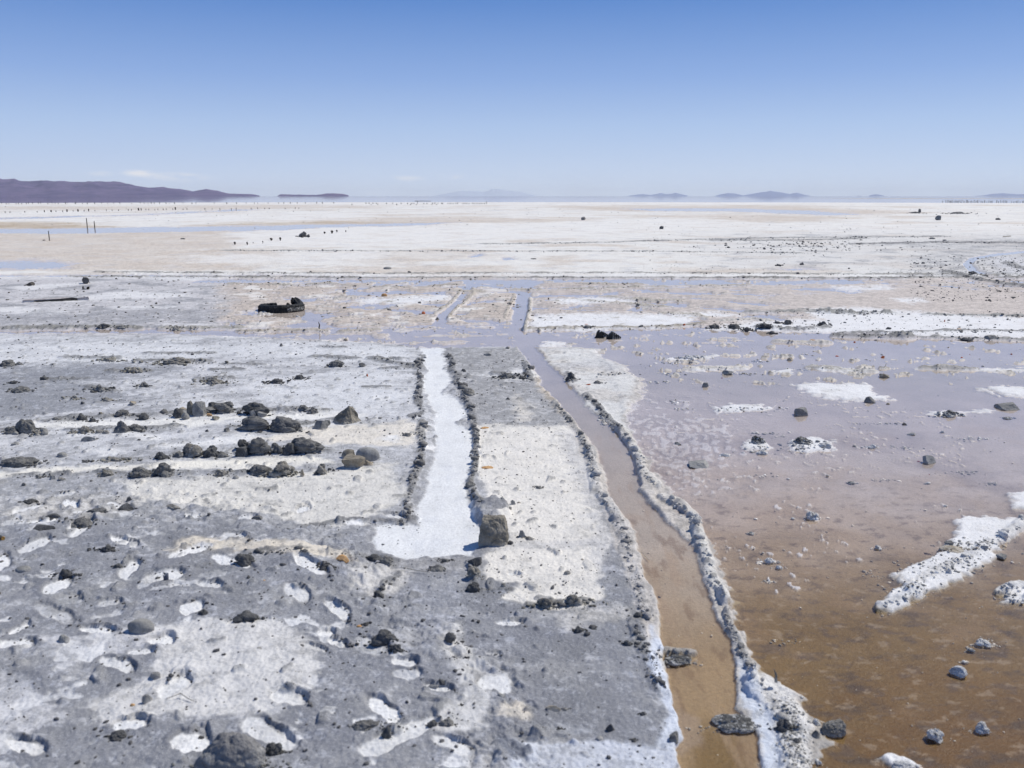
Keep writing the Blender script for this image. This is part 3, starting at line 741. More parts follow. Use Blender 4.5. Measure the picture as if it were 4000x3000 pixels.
def math_(ns, ls, op, a, b=None):
    m = ns.new('ShaderNodeMath'); m.operation = op
    for i, v in enumerate((a, b)):
        if v is None:
            continue
        if hasattr(v, 'is_linked'):
            ls.new(v, m.inputs[i])
        else:
            m.inputs[i].default_value = v
    return m.outputs[0]


def noise(ns, ls, co, scale, detail=4, rough=.55, dist=0.0):
    n = ns.new('ShaderNodeTexNoise')
    n.inputs['Scale'].default_value = scale; n.inputs['Detail'].default_value = detail
    n.inputs['Roughness'].default_value = rough; n.inputs['Distortion'].default_value = dist
    ls.new(co, n.inputs['Vector'])
    return n.outputs['Fac']


def ground_material():
    m, t, ns, ls = nt("salt_mud")
    out = ns.new('ShaderNodeOutputMaterial'); b = ns.new('ShaderNodeBsdfPrincipled')
    tc = ns.new('ShaderNodeTexCoord').outputs['Object']
    col = ns.new('ShaderNodeVertexColor'); col.layer_name = "tint"
    fxn = ns.new('ShaderNodeVertexColor'); fxn.layer_name = "fx"
    sep = ns.new('ShaderNodeSeparateColor'); ls.new(fxn.outputs['Color'], sep.inputs[0])
    spk, wet, land = sep.outputs[0], sep.outputs[1], sep.outputs[2]
    n1 = noise(ns, ls, tc, 55, 5, .65)
    n2 = noise(ns, ls, tc, 190, 3, .6)
    n3 = noise(ns, ls, tc, 14, 5, .6)
    n4 = noise(ns, ls, tc, 4.5, 6, .65)
    # salt settles on mud grain by grain: a half-salted patch is grains of both, not a grey in between
    bw = ns.new('ShaderNodeRGBToBW'); ls.new(col.outputs['Color'], bw.inputs[0])
    lum = math_(ns, ls, 'MAXIMUM', bw.outputs[0], .03)
    th = math_(ns, ls, 'MULTIPLY', n1, 1.6)
    for nn_, kf in ((n3, 1.5), (n2, 1.0), (n4, .9)):
        th = math_(ns, ls, 'ADD', th, math_(ns, ls, 'MULTIPLY', nn_, kf))
    th = math_(ns, ls, 'ADD', math_(ns, ls, 'MULTIPLY', math_(ns, ls, 'SUBTRACT', th, 2.5), 1.5), .5)                       # about 0..1 around .5
    lv_ = math_(ns, ls, 'MULTIPLY', math_(ns, ls, 'SUBTRACT', lum, .17), 1 / .58)
    sal = ramp(ns, ls, math_(ns, ls, 'SUBTRACT', lv_, th), -.2, .2)
    tone = math_(ns, ls, 'ADD', .20, math_(ns, ls, 'MULTIPLY', sal, .55))
    ratio = math_(ns, ls, 'DIVIDE', tone, lum)
    amt = math_(ns, ls, 'MULTIPLY', math_(ns, ls, 'MINIMUM', math_(ns, ls, 'MULTIPLY', spk, 1.6), 1.0), land)
    amt = math_(ns, ls, 'MULTIPLY', amt, .48)
    gain = math_(ns, ls, 'ADD', 1.0, math_(ns, ls, 'MULTIPLY', amt, math_(ns, ls, 'SUBTRACT', ratio, 1.0)))
    k = math_(ns, ls, 'MULTIPLY', gain, math_(ns, ls, 'ADD', .62, math_(ns, ls, 'MULTIPLY', n1, .76)))
    mul = ns.new('ShaderNodeVectorMath'); mul.operation = 'SCALE'
    ls.new(col.outputs['Color'], mul.inputs[0]); ls.new(k, mul.inputs['Scale'])
    base = mul.outputs[0]
    g1 = math_(ns, ls, 'MULTIPLY', ramp(ns, ls, n2, .58, .66), math_(ns, ls, 'MULTIPLY', spk, land))
    base = mixrgb(ns, ls, math_(ns, ls, 'MULTIPLY', g1, .8), base, (.74, .75, .78))
    ls.new(base, b.inputs['Base Color'])
    ro = ns.new('ShaderNodeMapRange'); ls.new(wet, ro.inputs['Value'])
    ro.inputs['To Min'].default_value = .85; ro.inputs['To Max'].default_value = .35
    ls.new(ro.outputs[0], b.inputs['Roughness'])
    b.inputs['Specular IOR Level'].default_value = .25
    bump = ns.new('ShaderNodeBump'); bump.inputs['Strength'].default_value = .55; bump.inputs['Distance'].default_value = .012
    ls.new(math_(ns, ls, 'ADD', n1, math_(ns, ls, 'MULTIPLY', n2, .35)), bump.inputs['Height'])
    ls.new(bump.outputs[0], b.inputs['Normal'])
    ls.new(b.outputs[0], out.inputs[0])
    return m


def earth_mat(name, c1, c2, scale=14, crust=0.0, crustcol=(.72, .71, .70), rough=.9, bump=.5, island=False, bdist=.01):
    """stone, mud, wood ...: two mottled tones, optional patches of salt crust that cling to it"""
    m, t, ns, ls = nt(name)
    out = ns.new('ShaderNodeOutputMaterial'); b = ns.new('ShaderNodeBsdfPrincipled')
    tc = ns.new('ShaderNodeTexCoord').outputs['Object']
    oi = ns.new('ShaderNodeObjectInfo')
    add = ns.new('ShaderNodeVectorMath'); add.operation = 'ADD'
    ls.new(tc, add.inputs[0]); ls.new(oi.outputs['Random'], add.inputs[1])
    co = add.outputs[0]
    n1 = noise(ns, ls, co, scale, 6, .6, .3); n2 = noise(ns, ls, co, scale * 7, 4, .65)
    base = mixrgb(ns, ls, ramp(ns, ls, n1, .36, .64), c1, c2)
    sc = ns.new('ShaderNodeVectorMath'); sc.operation = 'SCALE'
    kk = math_(ns, ls, 'MULTIPLY_ADD', n2, .9); ns[-1].inputs[2].default_value = .55
    ls.new(base, sc.inputs[0]); ls.new(kk, sc.inputs['Scale'])
    base = sc.outputs[0]
    if crust > 0:
        n3 = noise(ns, ls, co, scale * 1.7, 6, .7)
        lo = .72 - .42 * crust
        base = mixrgb(ns, ls, ramp(ns, ls, n3, lo, lo + .12), base, crustcol)
        if crust > .12:      # salt wicks up from the ground and dries around the foot
            sz = ns.new('ShaderNodeSeparateXYZ'); ls.new(tc, sz.inputs[0])
            foot = ramp(ns, ls, math_(ns, ls, 'ADD', sz.outputs[2], math_(ns, ls, 'MULTIPLY', n3, .10)), .085, .055)
            base = mixrgb(ns, ls, math_(ns, ls, 'MULTIPLY', foot, .75), base, crustcol)
    if island:
        at = ns.new('ShaderNodeVertexColor'); at.layer_name = "tint"
        base = mixrgb(ns, ls, 1.0, base, at.outputs['Color'], 'MULTIPLY')
    ls.new(base, b.inputs['Base Color']); b.inputs['Roughness'].default_value = rough
    b.inputs['Specular IOR Level'].default_value = .25
    bp = ns.new('ShaderNodeBump'); bp.inputs['Strength'].default_value = bump; bp.inputs['Distance'].default_value = bdist
    ls.new(math_(ns, ls, 'ADD', n2, n1), bp.inputs['Height']); ls.new(bp.outputs[0], b.inputs['Normal'])
    ls.new(b.outputs[0], out.inputs[0])
    return m


def water_material():
    m, t, ns, ls = nt("brine")
    out = ns.new('ShaderNodeOutputMaterial')
    tr = ns.new('ShaderNodeBsdfTransparent'); tr.inputs[0].default_value = (.96, .94, .91, 1)
    gl = ns.new('ShaderNodeBsdfGlossy'); gl.inputs['Roughness'].default_value = .03; gl.inputs[0].default_value = (.95, .94, .97, 1)
    fr = ns.new('ShaderNodeFresnel'); fr.inputs[0].default_value = 1.50
    tc = ns.new('ShaderNodeTexCoord').outputs['Object']
    n = noise(ns, ls, tc, 9, 3, .5)
    bp = ns.new('ShaderNodeBump'); bp.inputs['Strength'].default_value = .04; bp.inputs['Distance'].default_value = .02
    ls.new(n, bp.inputs['Height'])
    ls.new(bp.outputs[0], gl.inputs['Normal'])
    mx = ns.new('ShaderNodeMixShader')
    ls.new(fr.outputs[0], mx.inputs[0]); ls.new(tr.outputs[0], mx.inputs[1]); ls.new(gl.outputs[0], mx.inputs[2])
    ls.new(mx.outputs[0], out.inputs[0])
    return m


M = {
    'ground': ground_material(), 'water': water_material(),
    'mud': earth_mat("dry_mud", (.145, .145, .146), (.245, .24, .23), 16, .30, (.40, .39, .37), .95, .9, bdist=.02),
    'darkmud': earth_mat("damp_mud", (.088, .089, .092), (.155, .155, .155), 16, .12, (.34, .33, .31), .9, .8, bdist=.02),
    'palemud': earth_mat("pale_mud", (.20, .19, .17), (.33, .31, .28), 20, .42, (.58, .56, .52), .95, .9, bdist=.02),
    'grey': earth_mat("grey_stone", (.19, .19, .19), (.30, .295, .28), 18, .18, (.42, .41, .40), .9, .5),
    'boulder': earth_mat("mud_coated_boulder", (.20, .20, .21), (.30, .295, .29), 10, .38, (.50, .49, .47), .95, .9, bdist=.02),
    'round': earth_mat("smooth_grey_stone", (.25, .25, .245), (.36, .355, .34), 9, .16, (.40, .40, .40), .9, .35),
    'brown': earth_mat("brown_stone", (.18, .165, .135), (.33, .30, .25), 15, .16, (.50, .47, .42), .9, .6),
    'tan': earth_mat("tan_stone", (.30, .255, .19), (.44, .38, .29), 22, .18, (.58, .54, .48), .95, .8),
    'salt': earth_mat("salt_crusted_mud", (.30, .29, .27), (.46, .45, .43), 22, .80, (.76, .76, .76), .9, .9, bdist=.02),
    'saltdark': earth_mat("salty_dark_mud", (.08, .08, .08), (.18, .175, .165), 20, .55, (.66, .66, .65), .9, .9, bdist=.02),
    'brick': earth_mat("brick_red", (.42, .10, .04), (.52, .17, .08), 30, .05, (.6, .5, .4), .85, .3),
    'orange': earth_mat("orange_stone", (.50, .28, .12), (.58, .37, .19), 25, .12, (.62, .55, .45), .9, .4),
    'wood': earth_mat("weathered_wood", (.05, .045, .042), (.10, .09, .08), 20, .05, (.4, .4, .4), .9, .6),
    'plank': earth_mat("grey_plank", (.34, .30, .30), (.46, .43, .42), 12, .45, (.66, .66, .67), .9, .5),
    'rubber': earth_mat("old_rubber", (.020, .021, .023), (.042, .043, .046), 14, .06, (.30, .30, .29), .7, .5),
    'rubbersalt': earth_mat("salted_rubber", (.030, .030, .032), (.08, .08, .08), 26, .50, (.60, .60, .58), .8, .6),
    'white': earth_mat("white_plastic", (.70, .71, .74), (.78, .79, .82), 20, 0, rough=.5, bump=.1),
    'bluegrey': earth_mat("grey_blue_plastic", (.09, .10, .13), (.13, .14, .18), 20, 0, rough=.4, bump=.1),
    'rust': earth_mat("rusty_tin", (.30, .17, .05), (.42, .27, .09), 40, 0, rough=.6, bump=.3),
    'black': earth_mat("black_hole", (.012, .010, .008), (.02, .016, .012), 20, 0),
}
gme.materials.append(M['ground'])

# ---------------------------------------------------------------- brine sheet; beyond the salt it stands in for the mirage
wr = [.05, .5, 1.2, 2, 3, 4.5, 6.5, 9, 12, 16, 22, 30, 42, 60, 90, 140, 220, 350, 600, 1000, 2000, 4000, 8000, 16000, 32000, 59500]
wa = np.linspace(0, 2 * math.pi, 96, endpoint=False)
wv = [(0, 0, 0)] + [(r * math.sin(a), r * math.cos(a), 0) for r in wr for a in wa]
wq = [[1 + i * 96 + j, 1 + i * 96 + (j + 1) % 96, 1 + (i + 1) * 96 + (j + 1) % 96, 1 + (i + 1) * 96 + j] for i in range(len(wr) - 1) for j in range(96)]
wme = mesh_from("water", wv, wq)
wme.materials.append(M['water'])
water = bpy.data.objects.new("water", wme); COL.objects.link(water); water["kind"] = "structure"

# ---------------------------------------------------------------- sky, sun
SUN_AZ, SUN_EL = math.radians(62), math.radians(52)
world = bpy.data.worlds.new("World"); scene.world = world; world.use_nodes = True
wn, wl = world.node_tree.nodes, world.node_tree.links
bg = wn["Background"]
sky = wn.new('ShaderNodeTexSky'); sky.sky_type = 'NISHITA'; sky.sun_disc = False
sky.sun_elevation = SUN_EL; sky.sun_rotation = SUN_AZ
sky.altitude = 3600; sky.air_density = 1.0; sky.dust_density = 0.6; sky.ozone_density = 2.5
# the thin high-altitude air: the physical sky, pulled towards the clear blue of this place by height above the horizon
tcw = wn.new('ShaderNodeTexCoord')
sepw = wn.new('ShaderNodeSeparateXYZ'); wl.new(tcw.outputs['Generated'], sepw.inputs[0])
rp = wn.new('ShaderNodeValToRGB'); wl.new(sepw.outputs[2], rp.inputs[0])


def lin(r, g, b):
    return tuple(((v / 255 + .055) / 1.055) ** 2.4 if v > 10 else v / 255 / 12.92 for v in (r, g, b)) + (1.0,)


stops = [(0.0, (200, 212, 236)), (.03, (190, 206, 235)), (.075, (170, 194, 232)), (.125, (138, 170, 224)), (.2, (88, 135, 205)), (.45, (64, 104, 166)), (1.0, (46, 78, 126))]
els = rp.color_ramp.elements
while len(els) < len(stops):
    els.new(.5)
for e, (p_, c_) in zip(els, stops):
    e.position = p_; e.color = lin(*c_)
scl = wn.new('ShaderNodeVectorMath'); scl.operation = 'SCALE'; scl.inputs['Scale'].default_value = 10.0
wl.new(rp.outputs[0], scl.inputs[0])
mxw = wn.new('ShaderNodeMix'); mxw.data_type = 'RGBA'; mxw.inputs[0].default_value = .86
wl.new(sky.outputs[0], mxw.inputs[6]); wl.new(scl.outputs[0], mxw.inputs[7])
skycol = mxw.outputs[2]
# a few faint fair-weather clouds low over the flat
mp = wn.new('ShaderNodeMapping'); mp.inputs['Scale'].default_value = (34, 34, 120)
wl.new(tcw.outputs['Generated'], mp.inputs[0])
cn = wn.new('ShaderNodeTexNoise'); cn.inputs['Scale'].default_value = 1.0; cn.inputs['Detail'].default_value = 6; cn.inputs['Roughness'].default_value = .6
wl.new(mp.outputs[0], cn.inputs['Vector'])
total = None
for px_, py_, rx_, ry_, k_ in ((540, 676, 60, 16, 1.0), (690, 692, 120, 18, .8), (395, 678, 50, 10, .4), (1590, 697, 75, 12, .5), (1762, 688, 55, 14, .45), (2900, 735, 120, 10, .2)):
    d_ = ray(px_, py_); d_ = d_ / np.linalg.norm(d_)
    sub = wn.new('ShaderNodeVectorMath'); sub.operation = 'SUBTRACT'; wl.new(tcw.outputs['Generated'], sub.inputs[0]); sub.inputs[1].default_value = tuple(d_)
    ml = wn.new('ShaderNodeVectorMath'); ml.operation = 'MULTIPLY'; wl.new(sub.outputs[0], ml.inputs[0])
    ml.inputs[1].default_value = (FPX / rx_, FPX / rx_, FPX / ry_)
    ln_ = wn.new('ShaderNodeVectorMath'); ln_.operation = 'LENGTH'; wl.new(ml.outputs[0], ln_.inputs[0])
    mr = wn.new('ShaderNodeMapRange'); mr.interpolation_type = 'SMOOTHSTEP'
    mr.inputs['From Min'].default_value = 1.25; mr.inputs['From Max'].default_value = .1; mr.inputs['To Max'].default_value = k_
    wl.new(ln_.outputs[1], mr.inputs[0])
    if total is None:
        total = mr.outputs[0]
    else:
        ad = wn.new('ShaderNodeMath'); ad.operation = 'ADD'; wl.new(total, ad.inputs[0]); wl.new(mr.outputs[0], ad.inputs[1]); total = ad.outputs[0]
cr = wn.new('ShaderNodeMapRange'); cr.interpolation_type = 'SMOOTHSTEP'; cr.inputs['From Min'].default_value = .36; cr.inputs['From Max'].default_value = .62; cr.inputs['To Max'].default_value = 1.0
wl.new(cn.outputs['Fac'], cr.inputs[0])
cm = wn.new('ShaderNodeMath'); cm.operation = 'MULTIPLY'; wl.new(total, cm.inputs[0]); wl.new(cr.outputs[0], cm.inputs[1])
mxc = wn.new('ShaderNodeMix'); mxc.data_type = 'RGBA'
wl.new(cm.outputs[0], mxc.inputs[0]); wl.new(skycol, mxc.inputs[6]); mxc.inputs[7].default_value = (8.2, 8.2, 8.5, 1)
wl.new(mxc.outputs[2], bg.inputs[0]); bg.inputs[1].default_value = 0.10
sun_d = bpy.data.lights.new("sun", 'SUN'); sun_d.energy = 3.9; sun_d.angle = math.radians(.53); sun_d.color = (1, .95, .85)
sun = bpy.data.objects.new("sun", sun_d); COL.objects.link(sun)
sv = Vector((math.sin(SUN_AZ) * math.cos(SUN_EL), math.cos(SUN_AZ) * math.cos(SUN_EL), math.sin(SUN_EL)))
sun.rotation_euler = sv.to_track_quat('Z', 'Y').to_euler()
scene.view_settings.view_transform = 'Standard'
scene.view_settings.look = 'None'
scene.view_settings.exposure = 0.05
scene.view_settings.gamma = 1.0
scene.cycles.use_denoising = True
scene.cycles.max_bounces = 6
scene.cycles.volume_bounces = 1
scene.cycles.transparent_max_bounces = 8
# ---------------------------------------------------------------- building loose things
def tag(o, label=None, cat=None, group=None, kind=None):
    for k, v in (("label", label), ("category", cat), ("group", group), ("kind", kind)):
        if v:
            o[k] = v
    return o


_ico = {}
def ico(level):
    if level not in _ico:
        bm = bmesh.new(); bmesh.ops.create_icosphere(bm, subdivisions=level, radius=1)
        bm.verts.ensure_lookup_table()
        v = np.array([p.co[:] for p in bm.verts]); f = np.array([[q.index for q in t.verts] for t in bm.faces])
        bm.free(); _ico[level] = (v, f)
    return _ico[level]


def stone_shape(style, seed, level):
    v, f = ico(level)
    r_ = np.random.default_rng(seed)
    s = seed % 997
    if style in ('angular', 'slab', 'wedge', 'spire', 'block'):
        k = {'angular': 11, 'slab': 12, 'wedge': 8, 'spire': 9, 'block': 7}[style]
        nrm = r_.normal(size=(k, 3))
        if style == 'block':
            a = r_.uniform(-.25, .25, 3)
            nrm = np.array([[1, a[0], .15], [-1, a[1], .12], [a[2], -1, .22], [.1, 1, .1], [.08, -.1, 1], [.7, -.7, .6], [-.6, .3, .8]]) + r_.normal(size=(7, 3)) * .10
        if style == 'spire':
            nrm = np.array([[1, -.2, .42], [-1, -.1, .40], [.1, -1, .45], [0, 1, .45], [.6, -.8, .3], [-.7, -.6, .6], [.5, .5, .9], [-.4, .2, 1], [.2, -.2, 1.2]]) + r_.normal(size=(9, 3)) * .16
        if style == 'wedge':
            nrm = np.array([[-.55, -.35, .75], [1, -.25, .35], [.2, -1, .35], [0, 1, .3], [-.3, .4, .9], [.5, -.6, .8], [-1, 0, .1], [.1, .1, 1]]) + r_.normal(size=(8, 3)) * .08
        nrm /= np.linalg.norm(nrm, axis=1)[:, None]
        d = r_.uniform(.62, .95, len(nrm))
        dots = v @ nrm.T
        rr = np.where(dots > .05, d[None] / np.maximum(dots, .05), 9).min(1)
        rr = np.minimum(rr, 1.3)
        p = v * rr[:, None]
        p = p + v * (.05 * pn3(v * 2.6 + s, 5 + s) + .03 * pn3(v * 7 + s, 9 + s) + .016 * pn3(v * 17, 3 + s))[:, None]
    elif style == 'round':
        q = np.sign(v) * np.abs(v) ** .9
        p = q * (1 + .07 * pn3(v * 1.3 + s, s) + .02 * pn3(v * 5, s))[:, None]
    else:
        # mud heaps: one skin over many lumps of two sizes
        def bumps(k, r0, r1):
            c = r_.normal(size=(k, 3)); c /= np.linalg.norm(c, axis=1)[:, None]
            rad = r_.uniform(r0, r1, k)
            dd = np.sqrt(((v[:, None, :] - c[None]) ** 2).sum(2)) / rad[None]
            return (np.sqrt(np.maximum(0, 1 - dd ** 2)) * rad[None]).max(1)
        k1, a1, k2, a2, k3, a3 = {'mound': (6, .30, 30, .25, 160, .30), 'crumb': (11, .75, 60, .75, 220, .6), 'clod': (7, .55, 26, .5, 170, .6)}[style]
        rr_ = .72 + a1 * bumps(k1, .35, .85) + a2 * bumps(k2, .14, .40)
        if level >= 4:
            rr_ = rr_ + a3 * bumps(k3, .05, .15)
        rr_ = rr_ + .10 * pn3(v * 1.6 + s, s) + .05 * pn3(v * 4 + s, s + 1) + .045 * pn3(v * 14 + s, s + 5)
        p = v * rr_[:, None]
    return p, f


HULLS = {
    'ridge': [(-52, 0, 0), (-50, 8, 14), (-34, 30, 30), (13, -4, 66), (22, 18, 60), (-6, -44, 0), (26, -34, 0), (53, 12, 3), (34, 44, 0), (-20, 46, 0), (-46, -16, 0), (36, 10, 36), (-20, 10, 44)],
    'cube': [(-52, -38, 0), (42, -42, 0), (57, 0, 0), (50, 44, 0), (-50, 44, 0), (-40, -18, 92), (-30, -24, 88), (20, -8, 103), (40, 0, 97), (55, 0, 62), (44, 38, 98), (-36, 38, 98), (52, -30, 30), (-54, -10, 26), (4, -36, 62)],
    'prism': [(-30, 0, 0), (-24, -14, 8), (-12, 0, 36), (-4, 6, 43), (8, -4, 40), (26, -8, 14), (30, 10, 0), (0, -26, 0), (-20, -22, 0), (14, -24, 2), (10, 24, 0), (-16, 24, 0)],
    'chunk': [(-42, -20, 0), (-44, 0, 26), (-30, 4, 42), (34, 0, 56), (42, -10, 50), (44, -16, 8), (36, -28, 0), (-10, -32, 0), (44, 24, 0), (-36, 26, 0), (30, 26, 50), (-34, 24, 34), (0, -26, 30)],
}


def hull_shape(pts, seed):
    bm = bmesh.new()
    vs = [bm.verts.new(p) for p in pts]
    r = bmesh.ops.convex_hull(bm, input=vs)
    bmesh.ops.delete(bm, geom=[g for g in bm.verts if not g.link_faces], context='VERTS')
    bmesh.ops.triangulate(bm, faces=bm.faces)
    bmesh.ops.subdivide_edges(bm, edges=bm.edges, cuts=9, use_grid_fill=True)
    bmesh.ops.triangulate(bm, faces=bm.faces)
    bm.normal_update(); bm.verts.ensure_lookup_table()
    v = np.array([p.co[:] for p in bm.verts]); n = np.array([p.normal[:] for p in bm.verts])
    f = np.array([[q.index for q in t.verts] for t in bm.faces]); bm.free()
    q = v / 40.0
    v = v + n * (4.2 * pn3(q * 1.5 + 7, seed) + 3.2 * pn3(q * 4, seed + 1) + 1.7 * pn3(q * 10, seed + 2) - 2.6 * np.maximum(0, pn3(q * np.array([2, 2, 5]), seed + 5)))[:, None]
    return v, f


def stone(name, px, py, w, h, style, mat, label, cat, dr=.8, yaw=None, group=None, sink=.22, z0=None, seed=None):
    """a stone or clod whose front foot stands at pixel (px, py) of the photograph, w x h pixels large"""
    gx, gy, dep = gp(px, py, .03)
    m = dep / FPX
    wm, hm = w * m, h * m / math.cos(PITCH)
    dm = wm * dr
    lv = 5 if w > 50 else 4 if w > 22 else 3 if w > 10 else 2
    seed = int(px * 7 + py * 13) if seed is None else seed
    if style in HULLS:
        p, f = hull_shape(HULLS[style], seed)
    else:
        p, f = stone_shape(style, seed, lv)
    a = random.uniform(-.4, .4) if yaw is None else yaw
    if style in ('clod', 'mound', 'crumb', 'round', 'angular'):
        a = seed % 6 if yaw is None else yaw
        ca, sa = math.cos(a), math.sin(a)
        p = np.stack([p[:, 0] * ca - p[:, 1] * sa, p[:, 0] * sa + p[:, 1] * ca, p[:, 2]], 1)
    lo, hi = p.min(0), p.max(0)
    p = (p - (lo + hi) / 2) / (hi - lo)
    if style in ('mound', 'crumb', 'clod'):     # heaps spread at the foot
        t = np.clip(.5 - p[:, 2], 0, 1)
        p[:, :2] *= (.72 + .32 * t)[:, None] if style == 'clod' else (.55 + .5 * t)[:, None]
        p[:, :2] /= max(np.ptp(p[:, 0]), 1e-3)
    sink = .04 if style in HULLS else sink
    full = hm / (1 - sink)
    p = p * np.array([wm, dm, full])
    p[:, 2] += full * (.5 - sink)
    me = mesh_from(name, p, f, smooth=style not in ('angular', 'slab', 'wedge', 'spire', 'block') and style not in HULLS)
    me.materials.append(M[mat])
    o = bpy.data.objects.new(name, me); COL.objects.link(o)
    cy = gy + dm * .35
    cx = gx * (cy / gy)
    zz = max(ground_z(cx, cy), ground_z(gx, gy), -.004) if z0 is None else z0
    zz = min(zz, .09)
    o.location = (cx, cy, zz - .01)
    if style in ('slab', 'wedge', 'spire', 'block') or style in HULLS:
        o.rotation_euler[2] = a
    return tag(o, label, cat, group)


def tube(pts, rad, n=8):
    """tapered bent rod along points"""
    pts = [Vector(p) for p in pts]; V_, F_ = [], []
    for i, p in enumerate(pts):
        d = (pts[min(i + 1, len(pts) - 1)] - pts[max(i - 1, 0)]).normalized()
        u = d.orthogonal().normalized(); w_ = d.cross(u)
        for k in range(n):
            a = 2 * math.pi * k / n
            V_.append(p + (u * math.cos(a) + w_ * math.sin(a)) * rad[i])
    for i in range(len(pts) - 1):
        for k in range(n):
            F_.append((i * n + k, i * n + (k + 1) % n, (i + 1) * n + (k + 1) % n, (i + 1) * n + k))
    F_.append(tuple(range(n - 1, -1, -1))); F_.append(tuple((len(pts) - 1) * n + k for k in range(n)))
    return [tuple(v) for v in V_], F_


def pymesh(name, V_, F_, mat, parent=None, smooth=False):
    me = bpy.data.meshes.new(name); me.from_pydata(V_, [], F_); me.update()
    me.materials.append(M[mat])
    if smooth:
        for p in me.polygons:
            p.use_smooth = True
    o = bpy.data.objects.new(name, me); COL.objects.link(o)
    if parent:
        o.parent = parent
    return o


def empty(name, loc, label, cat, group=None):
    o = bpy.data.objects.new(name, None); COL.objects.link(o); o.location = loc; o.empty_display_size = .1
    return tag(o, label, cat, group)
